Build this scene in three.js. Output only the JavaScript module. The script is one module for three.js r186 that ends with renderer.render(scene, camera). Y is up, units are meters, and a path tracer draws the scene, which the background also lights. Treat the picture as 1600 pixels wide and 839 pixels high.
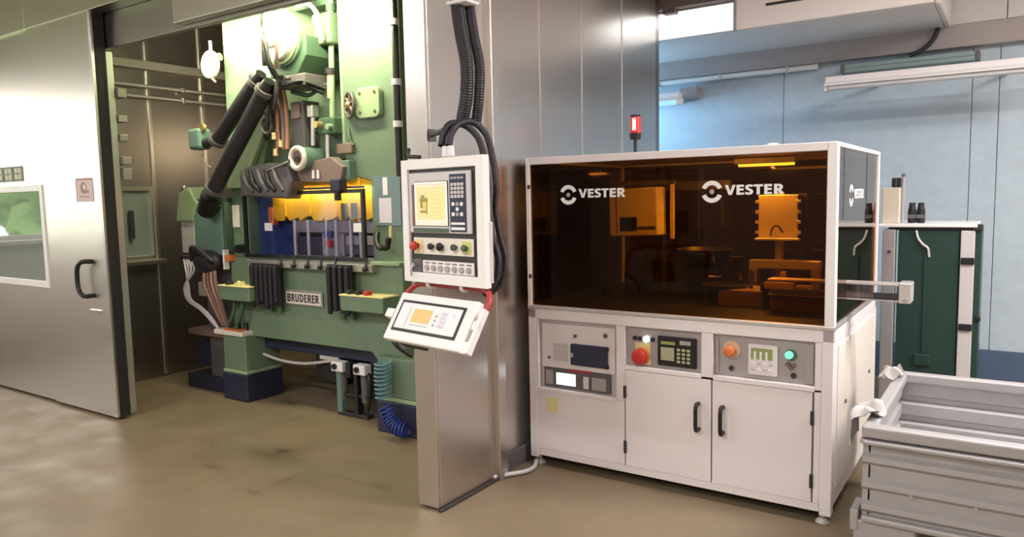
import * as THREE from 'three';
import { RoundedBoxGeometry } from 'three/addons/geometries/RoundedBoxGeometry.js';
import { TextGeometry } from 'three/addons/geometries/TextGeometry.js';
import { FontLoader } from 'three/addons/loaders/FontLoader.js';
import { mergeGeometries } from 'three/addons/utils/BufferGeometryUtils.js';
import { RectAreaLightUniformsLib } from 'three/addons/lights/RectAreaLightUniformsLib.js';
import { ImprovedNoise } from 'three/addons/math/ImprovedNoise.js';

// ------------------------------------------------------------ camera, sky, sun, large lights, exposure
const rad = (d) => d * Math.PI / 180;
const scene = new THREE.Scene();
const camera = new THREE.PerspectiveCamera(39.6, 1600 / 839, 0.05, 200);
camera.position.set(0, 1.6, 0);
camera.rotation.order = 'YXZ';
camera.rotation.set(rad(-5.48), rad(33.98), rad(-1.19));
camera.updateMatrixWorld();

scene.background = new THREE.Color(4.6, 4.4, 3.95);          // bright overcast sky outside the windows

const sun = new THREE.DirectionalLight(new THREE.Color(1, 0.96, 0.88), 5);
sun.name = 'sun'; sun.position.set(12, 22, -2); sun.target.position.set(-15, 0, 0);
sun.castShadow = true; sun.shadow.mapSize.set(2048, 2048);
Object.assign(sun.shadow.camera, { left: -25, right: 25, top: 25, bottom: -25, near: 1, far: 80 });
scene.add(sun, sun.target);

RectAreaLightUniformsLib.init();
function areaLight(name, color, intensity, w, h, pos, target) {
  const l = new THREE.RectAreaLight(new THREE.Color(...color), intensity, w, h);
  l.name = name; l.position.set(...pos); l.lookAt(...target); scene.add(l); return l;
}
const HALL = [1, 0.945, 0.925], BOOTH = [1, 0.95, 0.62], COOL = [0.36, 0.68, 1];
const HALL_LAMPS = [[-5.2, 0.1], [-1.6, 0.1], [0.5, -3.4], [-3.4, 2.3], [0.4, 2.3]];      // x, z of the ceiling fittings; the one over the bin is added fill
for (const [x, z] of HALL_LAMPS) areaLight('hall_light', HALL, 44, 1.5, 0.28, [x, 3.33, z], [x, 0, z]);
areaLight('booth_light', BOOTH, 118, 2.1, 0.07, [-4.5, 2.92, -3.38], [-4.5, 2.62, -3.9]);
areaLight('added_back_light', HALL, 46, 1.4, 0.5, [1.9, 3.33, -4.3], [1.9, 0, -4.3]);  // added out of view at the right to brighten the blue wall
areaLight('added_cool_light', COOL, 52, 1.1, 0.1, [-3.5, 2.36, -6.3], [-1.2, 1.75, -6.8]);  // unseen fill added behind the booth wall, tints the back wall blue
areaLight('added_machine_light', [1, 0.95, 0.85], 700, 0.42, 0.012, [-1.66, 1.792, -3.71], [-1.72, 1.45, -4.3]);  // added behind the top rail to light the inner box
areaLight('machine_light', [1, 0.95, 0.85], 420, 0.32, 0.03, [-1.22, 1.745, -4.5], [-1.22, 1.0, -4.45]);
areaLight('duct_glow_light', [1, 0.97, 0.94], 0.9, 0.62, 0.2, [-2.17, 2.955, -5.905], [-2.17, 2.6, -4.9]);  // added light for the duct panel, in place of sunlight on it
areaLight('added_tool_light', [1, 0.86, 0.55], 60, 0.95, 0.02, [-4.24, 1.692, -3.765], [-4.24, 1.40, -3.87]);  // added to brighten the yellow tool guards
for (const z of [-4.72, -4.98]) { const l = new THREE.PointLight(new THREE.Color(1, 0.80, 0.5), 0.22); l.name = 'side_light'; l.position.set(-5.38, 2.2, z); l.shadow.radius = 2; scene.add(l); }

const renderer = new THREE.WebGLRenderer();
renderer.toneMapping = THREE.LinearToneMapping;
renderer.toneMappingExposure = 1.38;
renderer.shadowMap.enabled = true;

// ------------------------------------------------------------ helpers
let seed = 7;
const rnd = () => { seed = (seed * 1664525 + 1013904223) >>> 0; return seed / 4294967296; };
const V = (a) => new THREE.Vector3(...a);
const taken = {};
function numbered(n) { const k = taken[n] = (taken[n] ?? -1) + 1; return k ? n + '_' + String(k).padStart(3, '0') : n; }
const frames = new Map();                       // thing -> matrix from the coordinates it is written in to the world
function thing(name, label, category, pos, { rotY = 0, group, local = false } = {}) {
  const o = new THREE.Group(); o.name = numbered(name); scene.add(o);
  o.position.set(...pos); o.rotation.y = rotY; o.updateMatrixWorld(true);
  o.userData = { label, category }; if (group) o.userData.group = group;
  frames.set(o, local ? o.matrixWorld.clone() : new THREE.Matrix4());
  return o;
}
function struct(name, label) {
  const o = new THREE.Group(); o.name = name; scene.add(o); o.userData = { kind: 'structure', label, category: 'structure' };
  delete o.userData.category; if (!label) delete o.userData.label;
  frames.set(o, new THREE.Matrix4()); return o;
}
const UP = new THREE.Vector3(0, 1, 0), ONE = new THREE.Vector3(1, 1, 1);
function put(m, parent, pos, q) {               // pos and q in the coordinates of the thing
  let r = parent; while (r.parent && r.parent !== scene) r = r.parent;
  const w = new THREE.Matrix4().compose(V(pos), q ?? new THREE.Quaternion(), ONE).premultiply(frames.get(r));
  parent.updateWorldMatrix(true, false);
  w.premultiply(parent.matrixWorld.clone().invert());
  w.decompose(m.position, m.quaternion, m.scale); m.scale.set(1, 1, 1);
  parent.add(m); m.updateMatrixWorld(true); return m;
}
function add(parent, name, geo, mat, pos = [0, 0, 0], rot, label) {
  const m = new THREE.Mesh(geo, mat); m.name = name; if (label) m.userData.label = label;
  return put(m, parent, pos, rot ? (rot.isQuaternion ? rot : new THREE.Quaternion().setFromEuler(new THREE.Euler(...rot))) : undefined);
}
function solo(name, label, category, geo, mat, pos = [0, 0, 0], rot, group) {
  const m = new THREE.Mesh(geo, mat); m.name = numbered(name); m.position.set(...pos);
  if (rot) rot.isQuaternion ? m.quaternion.copy(rot) : m.rotation.set(...rot);
  m.userData = { label, category }; if (group) m.userData.group = group; scene.add(m); frames.set(m, new THREE.Matrix4()); m.updateMatrixWorld(true); return m;
}
function metres(g) {                            // uv in metres, by the dominant direction of the normal
  const p = g.attributes.position, n = g.attributes.normal, uv = new Float32Array(p.count * 2);
  for (let i = 0; i < p.count; i++) {
    const x = Math.abs(n.getX(i)), y = Math.abs(n.getY(i)), z = Math.abs(n.getZ(i));
    const a = x > y && x > z ? p.getZ(i) : p.getX(i), b = y > x && y > z ? p.getZ(i) : p.getY(i);
    uv[2 * i] = a; uv[2 * i + 1] = b;
  }
  g.setAttribute('uv', new THREE.BufferAttribute(uv, 2)); return g;
}
const cache = {};
function boxGeo(w, h, d, r = 0.005) {
  r = Math.min(r, w * 0.45, h * 0.45, d * 0.45);
  const k = [w, h, d, r].map((v) => v.toFixed(4)).join();
  return cache[k] ??= metres(new RoundedBoxGeometry(w, h, d, r > 0.012 ? 3 : 1, r));
}
function bx(parent, name, x0, x1, y0, y1, z0, z1, mat, r, label) {
  return add(parent, name, boxGeo(Math.abs(x1 - x0), Math.abs(y1 - y0), Math.abs(z1 - z0), r), mat, [(x0 + x1) / 2, (y0 + y1) / 2, (z0 + z1) / 2], undefined, label);
}
const aim = (a, b) => new THREE.Quaternion().setFromUnitVectors(UP, V(b).sub(V(a)).normalize());
const mid = (a, b) => a.map((v, i) => (v + b[i]) / 2);
function cy(parent, name, a, b, r, mat, r2 = r, seg = 20, label) {   // a rod from a (radius r) to b (radius r2)
  return add(parent, name, new THREE.CylinderGeometry(r2, r, V(a).distanceTo(V(b)), seg), mat, mid(a, b), aim(a, b), label);
}
const curve = (pts) => new THREE.CatmullRomCurve3(pts.map(V), false, 'centripetal');
function tubeGeo(pts, r, n = pts.length * 6, seg = 8) {
  const g = new THREE.TubeGeometry(curve(pts), n, r, seg), c = capped(curve(pts), r, seg);
  return mergeGeometries([g, ...c]).translate(...pts[0].map((v) => -v));
}
function capped(c, r, seg) {
  return [0, 1].map((t) => {
    const g = new THREE.CircleGeometry(r, seg), d = c.getTangent(t).multiplyScalar(t ? 1 : -1), p = c.getPoint(t);
    g.applyQuaternion(new THREE.Quaternion().setFromUnitVectors(new THREE.Vector3(0, 0, 1), d)); g.translate(p.x, p.y, p.z); return g;
  });
}
function tb(parent, name, pts, r, mat, label) { return add(parent, name, tubeGeo(pts, r), mat, pts[0], undefined, label); }
function ridged(pts, r, pitch, depth, seg = 14) {                    // corrugated hose
  const c = curve(pts), L = c.getLength(), n = Math.round(L / pitch) * 4, fr = c.computeFrenetFrames(n), pos = [], idx = [];
  for (let i = 0; i <= n; i++) {
    const p = c.getPointAt(i / n), rr = r + (i % 4 < 2 ? 0 : -depth);
    for (let j = 0; j < seg; j++) {
      const a = j / seg * Math.PI * 2, v = p.clone().addScaledVector(fr.normals[i], Math.cos(a) * rr).addScaledVector(fr.binormals[i], Math.sin(a) * rr);
      pos.push(v.x - pts[0][0], v.y - pts[0][1], v.z - pts[0][2]);
      if (i < n) { const q = i * seg + j, s = i * seg + (j + 1) % seg; idx.push(q, q + seg, s, s, q + seg, s + seg); }
    }
  }
  const g = new THREE.BufferGeometry(); g.setAttribute('position', new THREE.Float32BufferAttribute(pos, 3)); g.setIndex(idx); g.computeVertexNormals(); return g;
}
function discZ(parent, name, c, r, depth, mat, label, seg = 24) {     // a round piece whose axis runs along z, its front face at c
  return add(parent, name, new THREE.CylinderGeometry(r, r, depth, seg), mat, [c[0], c[1], c[2] - depth / 2], [Math.PI / 2, 0, 0], label);
}
function button(parent, name, c, r, depth, mat, label) {              // a mushroom-headed button that points along +z
  const p = [[0, 0], [r * 0.55, 0], [r * 0.55, depth * 0.4], [r, depth * 0.5], [r, depth * 0.8], [r * 0.8, depth], [0, depth]].map(([x, y]) => new THREE.Vector2(x, y));
  return add(parent, name, new THREE.LatheGeometry(p, 20), mat, c, [Math.PI / 2, 0, 0], label);
}
function extrude(shape, depth, bevel = 0) {
  return metres(new THREE.ExtrudeGeometry(shape, { depth, bevelEnabled: bevel > 0, bevelSize: bevel, bevelThickness: bevel, bevelSegments: 2, curveSegments: 16 }));
}
function poly(pts) { const s = new THREE.Shape(); pts.forEach((p, i) => i ? s.lineTo(...p) : s.moveTo(...p)); s.closePath(); return s; }
function framedRect(x0, x1, y0, y1, t) {
  const s = poly([[x0, y0], [x1, y0], [x1, y1], [x0, y1]]);
  s.holes.push(poly([[x0 + t, y0 + t], [x0 + t, y1 - t], [x1 - t, y1 - t], [x1 - t, y0 + t]])); return s;
}
const font = await new FontLoader().loadAsync('fonts/droid/droid_sans_bold.typeface.json');
function textGeo(str, height, width, depth = 0.001, bold = 0) {
  const g = new TextGeometry(str, { font, size: 1, depth: 1, curveSegments: 4, ...(bold ? { bevelEnabled: true, bevelSize: bold, bevelThickness: 0.01, bevelSegments: 1 } : {}) }); g.computeBoundingBox();
  const b = g.boundingBox; g.translate(-b.min.x, -b.min.y, 0);
  g.scale(width / (b.max.x - b.min.x), height / (b.max.y - b.min.y), depth); return g;
}

// ------------------------------------------------------------ textures and materials
const noise = new ImprovedNoise();
function dataTex(w, h, fn, srgb, repeat) {
  const d = new Uint8Array(w * h * 4);
  for (let y = 0; y < h; y++) for (let x = 0; x < w; x++) {
    const c = fn(x, y), k = (y * w + x) * 4;
    d[k] = c[0] * 255; d[k + 1] = c[1] * 255; d[k + 2] = c[2] * 255; d[k + 3] = 255;
  }
  const t = new THREE.DataTexture(d, w, h); t.magFilter = THREE.LinearFilter; t.minFilter = THREE.LinearMipmapLinearFilter; t.generateMipmaps = true;
  t.wrapS = t.wrapT = THREE.RepeatWrapping; if (srgb) t.colorSpace = THREE.SRGBColorSpace; if (repeat) t.repeat.set(...repeat);
  t.needsUpdate = true; return t;
}
const clamp = (v) => Math.min(1, Math.max(0, v));
const fbm = (x, y, o = 4) => { let s = 0, a = 0.5; for (let i = 0; i < o; i++) { s += a * noise.noise(x, y, i * 7.3); x *= 2.03; y *= 2.03; a *= 0.5; } return s; };
const brush = dataTex(256, 512, (x, y) => { const v = clamp(0.82 + 0.12 * noise.noise(x * 0.55, y * 0.012, 1) + 0.12 * fbm(x * 0.02, y * 0.02, 3)); return [v, v, v]; }, false, [0.8, 0.8]);
const grime = dataTex(256, 256, (x, y) => { const v = clamp(0.93 + 0.12 * fbm(x * 0.03, y * 0.03, 4)); return [v, v, v]; }, false, [1.3, 1.3]);
function std(color, rough = 0.5, metal = 0, extra = {}) { return new THREE.MeshStandardMaterial({ color: new THREE.Color(...color), roughness: rough, metalness: metal, ...extra }); }
const M = {
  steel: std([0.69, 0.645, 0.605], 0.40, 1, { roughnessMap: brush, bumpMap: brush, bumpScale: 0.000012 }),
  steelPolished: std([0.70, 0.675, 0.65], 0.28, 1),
  steelDark: std([0.38, 0.345, 0.33], 0.46, 1, { roughnessMap: brush }),  // darker tone of the same steel, for booth interior and lintel
  steelBright: std([0.75, 0.73, 0.71], 0.25, 1),
  alu: std([0.74, 0.72, 0.71], 0.38, 0.85),
  galva: std([0.47, 0.455, 0.46], 0.55, 0.35, { map: grime }),
  white: std([0.83, 0.775, 0.775], 0.42),
  whiteBright: std([0.86, 0.84, 0.82], 0.4),
  cream: std([0.80, 0.74, 0.66], 0.5),
  greyPanel: std([0.42, 0.39, 0.39], 0.45, 0.2),
  greyLight: std([0.60, 0.57, 0.57], 0.45, 0.1),
  dark: std([0.03, 0.028, 0.03], 0.5),
  black: std([0.012, 0.011, 0.013], 0.4),
  rubber: std([0.02, 0.018, 0.022], 0.6),
  hose: std([0.028, 0.024, 0.03], 0.42),
  bellow: std([0.014, 0.012, 0.018], 0.6),
  green: std([0.175, 0.255, 0.165], 0.45, 0, { map: grime }),
  greenPale: std([0.33, 0.43, 0.26], 0.42),
  greenDark: std([0.07, 0.13, 0.08], 0.5),
  teal: std([0.14, 0.24, 0.20], 0.5),
  cabinetGreen: std([0.014, 0.046, 0.036], 0.42),
  navy: std([0.022, 0.025, 0.055], 0.5),
  blue: std([0.03, 0.06, 0.19], 0.45),
  blueHose: std([0.02, 0.045, 0.26], 0.35),
  tealHose: std([0.13, 0.27, 0.31], 0.35),
  yellow: std([0.86, 0.47, 0.015], 0.5),
  yellowPale: std([0.80, 0.70, 0.32], 0.5),
  red: std([0.55, 0.035, 0.025], 0.4),
  redTube: std([0.42, 0.045, 0.05], 0.4),
  orange: std([0.75, 0.20, 0.05], 0.4),
  copper: std([0.42, 0.22, 0.15], 0.45, 0.4),
  brass: std([0.65, 0.5, 0.25], 0.35, 0.8),
  brown: std([0.20, 0.13, 0.11], 0.6),
  mauve: std([0.24, 0.17, 0.15], 0.6),
  greyDark: std([0.12, 0.11, 0.115], 0.5),
  paper: std([0.85, 0.84, 0.86], 0.7),
  lilac: std([0.72, 0.66, 0.76], 0.7),
  wallBlue: std([0.55, 0.65, 0.725], 0.75, 0, { map: grime }),
  dado: std([0.085, 0.125, 0.20], 0.6),
  plaster: std([0.66, 0.62, 0.59], 0.85),
  plasterPink: std([0.42, 0.37, 0.35], 0.85),
  plasterDim: std([0.34, 0.31, 0.29], 0.85),
  ceiling: std([0.74, 0.71, 0.68], 0.9),
  duct: std([0.72, 0.68, 0.65], 0.6),
  ductPale: std([0.93, 0.87, 0.83], 0.5),
  beam: std([0.12, 0.085, 0.08], 0.7),
  rag: std([0.55, 0.54, 0.53], 0.9),
  wood: std([0.40, 0.36, 0.31], 0.8),
  leaf: std([0.13, 0.24, 0.06], 0.8),
  bark: std([0.14, 0.10, 0.07], 0.9),
  grass: std([0.12, 0.22, 0.06], 0.95),
  trayGreen: std([0.26, 0.34, 0.33], 0.5, 0.3),
  tray: std([0.42, 0.40, 0.36], 0.45, 0.6),
};
const glow = (c, k) => new THREE.MeshStandardMaterial({ color: 0x111111, emissive: new THREE.Color(...c), emissiveIntensity: k, roughness: 0.5 });
const amber = new THREE.MeshPhysicalMaterial({ color: new THREE.Color(0.55, 0.31, 0.075), transmission: 1, thickness: 0, roughness: 0.02, ior: 1.28, metalness: 0 });
const amberSide = amber.clone(); amberSide.ior = 1.55;
const smoke = new THREE.MeshPhysicalMaterial({ color: new THREE.Color(0.34, 0.24, 0.13), transmission: 1, thickness: 0, roughness: 0.05, ior: 1.5 });
const clear = new THREE.MeshPhysicalMaterial({ color: new THREE.Color(0.95, 0.96, 0.98), transmission: 1, thickness: 0, roughness: 0.02, ior: 1.45 });
const shieldGlass = new THREE.MeshPhysicalMaterial({ color: new THREE.Color(0.86, 0.86, 0.95), transmission: 1, thickness: 0, roughness: 0.03, ior: 1.22 });
const mirrorGlass = new THREE.MeshPhysicalMaterial({ color: new THREE.Color(0.55, 0.62, 0.58), transmission: 0.6, thickness: 0, roughness: 0.03, ior: 2.2, clearcoat: 1, clearcoatRoughness: 0.02 });
const redLens = new THREE.MeshPhysicalMaterial({ color: new THREE.Color(0.75, 0.03, 0.03), roughness: 0.12, clearcoat: 1 });

// the floor: worn brown screed with oil stains, drawn in metres over the room
const FX0 = -10.2, FX1 = 3.3, FZ0 = -7.2, FZ1 = 4.2;
const stains = [[-3.9, -2.95, 0.40, 0.15, 0.1, [0.60, 0.58, 0.12], 0.7], [-3.87, -3.05, 0.13, 0.05, 0.2, [0.25, 0.2, 0.08], 0.75], [-4.4, -2.9, 0.14, 0.03, -0.5, [0.4, 0.36, 0.25], 0.5],
  [-4.0, -2.63, 0.11, 0.045, 0.1, [0.42, 0.3, 0.17], 0.6], [-3.45, -2.51, 0.10, 0.03, 0, [0.4, 0.3, 0.2], 0.55], [-3.44, -2.72, 0.02, 0.24, 0.05, [0.42, 0.31, 0.2], 0.45], [-3.1, -2.92, 0.35, 0.025, 0, [0.42, 0.31, 0.2], 0.3],
  [-2.9, -2.93, 0.09, 0.04, 0, [0.4, 0.29, 0.18], 0.6], [-4.77, -3.84, 0.17, 0.09, 0, [0.2, 0.16, 0.12], 0.7], [-4.4, -4.1, 0.1, 0.05, 0, [0.25, 0.15, 0.1], 0.6], [-5.05, -1.95, 0.12, 0.03, 0.4, [0.5, 0.44, 0.4], 0.5]];
const floorTex = dataTex(1350, 1140, (i, j) => {
  const x = FX0 + (FX1 - FX0) * i / 1350, z = FZ0 + (FZ1 - FZ0) * j / 1140;
  const n = fbm(x * 0.7, z * 0.7, 5), f = noise.noise(x * 22, z * 22, 3), c2 = fbm(x * 2.3 + 9, z * 2.3, 4);
  let c = [0.228, 0.176, 0.110].map((v, k) => v * (1 + 0.24 * n + 0.03 * f + 0.16 * c2 * (k === 2 ? 1.3 : 1)));
  for (const [sx, sz, a, b, t, col, op] of stains) {
    const dx = x - sx, dz = z - sz, u = (dx * Math.cos(t) - dz * Math.sin(t)) / a, w = (dx * Math.sin(t) + dz * Math.cos(t)) / b;
    const e = Math.exp(-2 * Math.pow(u * u + w * w, 0.9)) * op * clamp(0.75 + 1.1 * fbm(x * 9, z * 9, 3));
    c = c.map((v, k) => v * (1 - e) + v * e * col[k] * 0.42);
  }
  return c.map((v) => Math.pow(clamp(v), 1 / 2.2));
}, true);
floorTex.wrapS = floorTex.wrapT = THREE.ClampToEdgeWrapping;
const floorRough = dataTex(256, 256, (x, y) => { const v = clamp(0.85 + 0.6 * fbm(x * 0.03, y * 0.03, 4)); return [v, v, v]; }, false, [6, 5]);

// ------------------------------------------------------------ the room
const floorGeo = new THREE.BoxGeometry(FX1 - FX0, 0.1, FZ1 - FZ0);
{ const p = floorGeo.attributes.position, uv = floorGeo.attributes.uv; for (let i = 0; i < p.count; i++) uv.setXY(i, p.getX(i) / (FX1 - FX0) + 0.5, p.getZ(i) / (FZ1 - FZ0) + 0.5); }
{ const f = new THREE.Mesh(floorGeo, std([1, 1, 1], 0.52, 0, { map: floorTex, roughnessMap: floorRough })); f.name = 'floor'; f.position.set((FX0 + FX1) / 2, -0.05, (FZ0 + FZ1) / 2); f.userData.kind = 'structure'; scene.add(f); }
function slab(name, ...a) { const s = struct(name); bx(s, 'surface', ...a); return s; }
slab('ceiling', FX0, FX1, 3.45, 3.55, FZ0, FZ1, M.ceiling, 0.002);
slab('wall_right', 3.2, 3.3, 0, 3.45, FZ0, FZ1, M.plaster, 0.002);
slab('wall_front', FX0, 3.2, 0, 3.45, 4.1, 4.2, M.plasterDim, 0.002);
{ // far wall: pale blue panels over a dark blue dado, a plaster downstand above
  const s = struct('wall_back');
  const xs = [FX0 + 0.1, -6, -4.4, -3.1, -1.75, -0.31, -0.13, 1.3, 3.2];
  for (let i = 0; i < xs.length - 1; i++) bx(s, 'wall_panel', xs[i] + 0.002, xs[i + 1] - 0.002, 0.3, 3.45, -7.1, -7, M.wallBlue, 0.004);
  bx(s, 'wall_core', FX0, FX1, 0, 3.5, -7.2, -7.095, M.plaster, 0.002);
  bx(s, 'skirting', FX0 + 0.1, 3.2, 0, 0.3, -7.1, -6.985, M.dado, 0.004);
  bx(s, 'downstand', -6, 3.2, 2.69, 2.865, -6.995, -6.9, M.plasterPink, 0.006);
  bx(s, 'fascia', -6, -0.1, 2.87, 3.445, -6.995, -6.93, M.duct, 0.004);
  bx(s, 'fascia', -0.095, 3.2, 2.87, 3.445, -6.995, -6.93, M.duct, 0.004);
}
{ // window wall on the far left: it lights the hall and shows in the steel
  const s = struct('wall_left');
  bx(s, 'wall_segment', FX0, -10.1, 0, 1.2, FZ0, FZ1, M.plaster, 0.002); bx(s, 'wall_segment', FX0, -10.1, 2.95, 3.45, FZ0, FZ1, M.plaster, 0.002);
  bx(s, 'wall_segment', FX0, -10.1, 1.2, 2.95, FZ0, -2.6, M.plaster, 0.002); bx(s, 'wall_segment', FX0, -10.1, 1.2, 2.95, 3.7, FZ1, M.plaster, 0.002);
  bx(s, 'window_sill', -10.1, -9.88, 1.15, 1.2, -2.65, 3.75, M.whiteBright, 0.01);
  for (let k = 0; k < 4; k++) {
    const z0 = -2.6 + k * 1.575, w = struct('window_' + (k + 1));
    const f = add(w, 'window_frame', extrude(framedRect(-z0 - 1.575, -z0, 1.2, 2.95, 0.06), 0.06), M.whiteBright, [-10.18, 0, 0], [0, Math.PI / 2, 0]);
    bx(w, 'pane', -10.152, -10.146, 1.25, 2.9, z0 + 0.05, z0 + 1.525, clear, 0.001);
  }
}
// the sound booth: brushed steel panels
{ const s = struct('wall_booth_front', 'brushed steel booth front beside the opening');
  bx(s, 'steel_panel', -9.6, -8.0, 0, 3.4, -3.06, -2.97, M.steel); bx(s, 'steel_panel', -7.996, -6.66, 0, 3.4, -3.06, -2.97, M.steel); bx(s, 'steel_panel', -6.656, -5.67, 0, 3.4, -3.06, -2.97, M.steel); }
{ const s = struct('trim_1', 'steel header rail above the sliding door');
  bx(s, 'header_panel', -9.6, -6.44, 2.975, 3.44, -2.96, -2.84, M.steel); bx(s, 'header_panel', -6.436, -2.53, 2.975, 3.44, -2.96, -2.84, M.steel); }
{ const s = struct('trim_2', 'dark steel lintel of the booth opening');
  bx(s, 'lintel', -5.66, -2.53, 2.73, 3.3, -3.01, -2.965, M.steelDark); }
{ const s = struct('trim_3', 'pale steel cover box under the header'); bx(s, 'cover_box', -4.557, -2.53, 2.757, 2.97, -2.96, -2.9, M.steel, 0.008); }
{ const s = struct('trim_4', 'bright steel jamb post at the left of the opening');
  bx(s, 'jamb_post', -5.66, -5.565, 0, 2.73, -3.045, -2.985, M.alu, 0.01); bx(s, 'rubber_seal', -5.62, -5.56, 0, 2.73, -2.984, -2.966, M.rubber, 0.004); }
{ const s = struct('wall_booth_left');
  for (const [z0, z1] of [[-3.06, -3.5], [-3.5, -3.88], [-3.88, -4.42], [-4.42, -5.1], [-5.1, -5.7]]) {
    if (z0 === -3.5) { bx(s, 'steel_panel', -6.65, -6.55, 0, 1.1, z0 - 0.002, z1 + 0.002, M.steelDark); bx(s, 'steel_panel', -6.65, -6.55, 1.76, 3.3, z0 - 0.002, z1 + 0.002, M.steelDark); }
    else bx(s, 'steel_panel', -6.65, -6.55, 0, 3.3, z0 - 0.002, z1 + 0.002, M.steelDark);
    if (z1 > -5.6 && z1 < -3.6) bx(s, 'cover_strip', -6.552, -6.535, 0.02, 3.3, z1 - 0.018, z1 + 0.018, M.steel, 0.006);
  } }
slab('wall_booth_back', -6.65, -2.43, 0, 3.3, -5.8, -5.71, M.steelDark);
slab('ceiling_booth', -6.65, -2.43, 3.3, 3.38, -5.8, -3.02, M.steelDark);
{ const s = struct('wall_booth_right', 'polished steel side wall of the booth behind the machine');
  const zs = [-3.40, -3.95, -4.48, -5.095, -5.71];
  for (let i = 0; i < 4; i++) { bx(s, 'steel_panel', -2.52, -2.42, 0, 3.44, zs[i] - 0.003, zs[i + 1] + 0.003, M.steelPolished); if (i < 3) bx(s, 'cover_strip', -2.422, -2.416, 0.1, 3.44, zs[i + 1] - 0.016, zs[i + 1] + 0.016, M.steel, 0.0006); } }
{ const s = struct('baseboard_right', 'dark baseboard along the booth side wall'); bx(s, 'board', -2.42, -2.405, 0, 0.105, -5.7, -3.43, M.greyDark, 0.004); }
{ const s = struct('trim_5', 'steel post with a narrow front beside the booth side wall'); bx(s, 'post', -2.53, -2.36, 0, 3.44, -3.425, -3.345, M.steel, 0.006); }
{ const s = struct('wall_booth_return', 'free-standing steel return wall at the right of the opening');
  bx(s, 'front_panel', -2.53, -2.399, 0.012, 3.44, -2.86, -2.838, M.steel, 0.004); bx(s, 'side_panel', -2.42, -2.397, 0.012, 3.44, -3.345, -2.86, M.steel, 0.004);
  bx(s, 'inner_panel', -2.53, -2.507, 0.012, 3.44, -3.345, -2.86, M.steel, 0.004); }
{ const s = struct('trim_6', 'dark guide rail on the floor under the steel return wall'); bx(s, 'guide_rail', -2.398, -2.372, 0, 0.012, -3.345, -2.83, M.dark, 0.003); }
{ // sliding door leaf
  const s = struct('door_1', 'brushed steel sliding door with a small window');
  bx(s, 'door_panel', -8.4, -6.442, 0.02, 2.985, -2.925, -2.865, M.steel, 0.004);
  // the right panel has the cut-out for the window, so it is built round it
  bx(s, 'door_panel', -6.438, -5.51, 0.02, 2.985, -2.925, -2.85, M.steel, 0.004);
  bx(s, 'door_edge', -5.512, -5.49, 0.02, 2.985, -2.872, -2.85, M.steelBright, 0.004); bx(s, 'edge_seal', -5.511, -5.492, 0.02, 2.985, -2.93, -2.873, M.rubber, 0.004);
  bx(s, 'rubber_seal', -5.512, -5.494, 0.02, 2.985, -2.955, -2.93, M.rubber, 0.004);
  const wf = add(s, 'window_frame', extrude(framedRect(-7.55, -6.37, 0.955, 1.77, 0.045), 0.022, 0.003), M.whiteBright, [0, 0, -2.866]);
  bx(s, 'pane', -7.51, -6.41, 0.995, 1.73, -2.862, -2.858, mirrorGlass, 0.001);
  const h = tb(s, 'handle', [[-5.70, 1.185, -2.85], [-5.725, 1.185, -2.79], [-5.78, 1.15, -2.785], [-5.80, 1.06, -2.785], [-5.78, 0.965, -2.785], [-5.725, 0.93, -2.79], [-5.70, 0.93, -2.85]], 0.017, M.black, 'black bow handle');
  bx(s, 'lock_plate', -5.76, -5.60, 0.795, 0.825, -2.852, -2.838, M.steelBright, 0.004);
}
function printed(w, h, draw) { const c = document.createElement('canvas'); c.width = w; c.height = h; draw(c.getContext('2d'), w, h); const t = new THREE.CanvasTexture(c); t.colorSpace = THREE.SRGBColorSpace; return t; }
function decal(tex, rough = 0.6, extra = {}) { return new THREE.MeshStandardMaterial({ map: tex, roughness: rough, ...extra }); }
function plate(parent, name, x0, x1, y0, y1, z, depth, edge, tex, label, emissive) {   // a flat printed plate whose front face carries tex
  const m = bx(parent, name, x0, x1, y0, y1, z - depth, z, edge, 0.002, label);
  const mat = decal(tex, 0.5, emissive ? { emissive: new THREE.Color(1, 1, 1), emissiveMap: tex, emissiveIntensity: emissive } : {});
  add(m, 'print', new THREE.PlaneGeometry(Math.abs(x1 - x0) * 0.97, Math.abs(y1 - y0) * 0.97), mat, [(x0 + x1) / 2, (y0 + y1) / 2, z + 0.0008]);
  return m;
}
{ const s = scene.getObjectByName('door_1');
  plate(s, 'notice', -5.845, -5.60, 1.63, 1.805, -2.846, 0.004, M.lilac, printed(128, 96, (g, w, h) => {
    g.fillStyle = '#cdb4ae'; g.fillRect(0, 0, w, h); g.fillStyle = '#a5706f'; g.fillRect(0, 0, w, 8); g.fillRect(0, 0, 8, h);
    g.fillStyle = '#8a5a60'; g.beginPath(); g.arc(60, 40, 24, 0, 7); g.fill(); g.fillStyle = '#d8c6c0'; g.beginPath(); g.arc(66, 36, 12, 0, 7); g.fill();
    g.fillStyle = '#8f6a6c'; g.fillRect(70, 50, 30, 12); g.fillRect(24, 74, 80, 5); }), 'faded pinkish notice');
  for (let k = 0; k < 3; k++) {
    const x = -6.79 - 0.175 * k;
    plate(s, 'pictogram', x - 0.075, x + 0.075, 1.81, 1.935, -2.858, 0.004, M.paper, printed(64, 64, (g, w, h) => {
      g.fillStyle = '#c9c79a'; g.fillRect(0, 0, w, h); g.fillStyle = '#55583a'; g.fillRect(0, 0, w, 9); g.fillRect(0, h - 9, w, 9); g.fillRect(0, 0, 9, h); g.fillRect(w - 9, 0, 9, h); g.fillRect(28, 10, 8, 44); g.fillRect(12, 28, 40, 7); }), 'dark framed pictogram');
  } }
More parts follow.
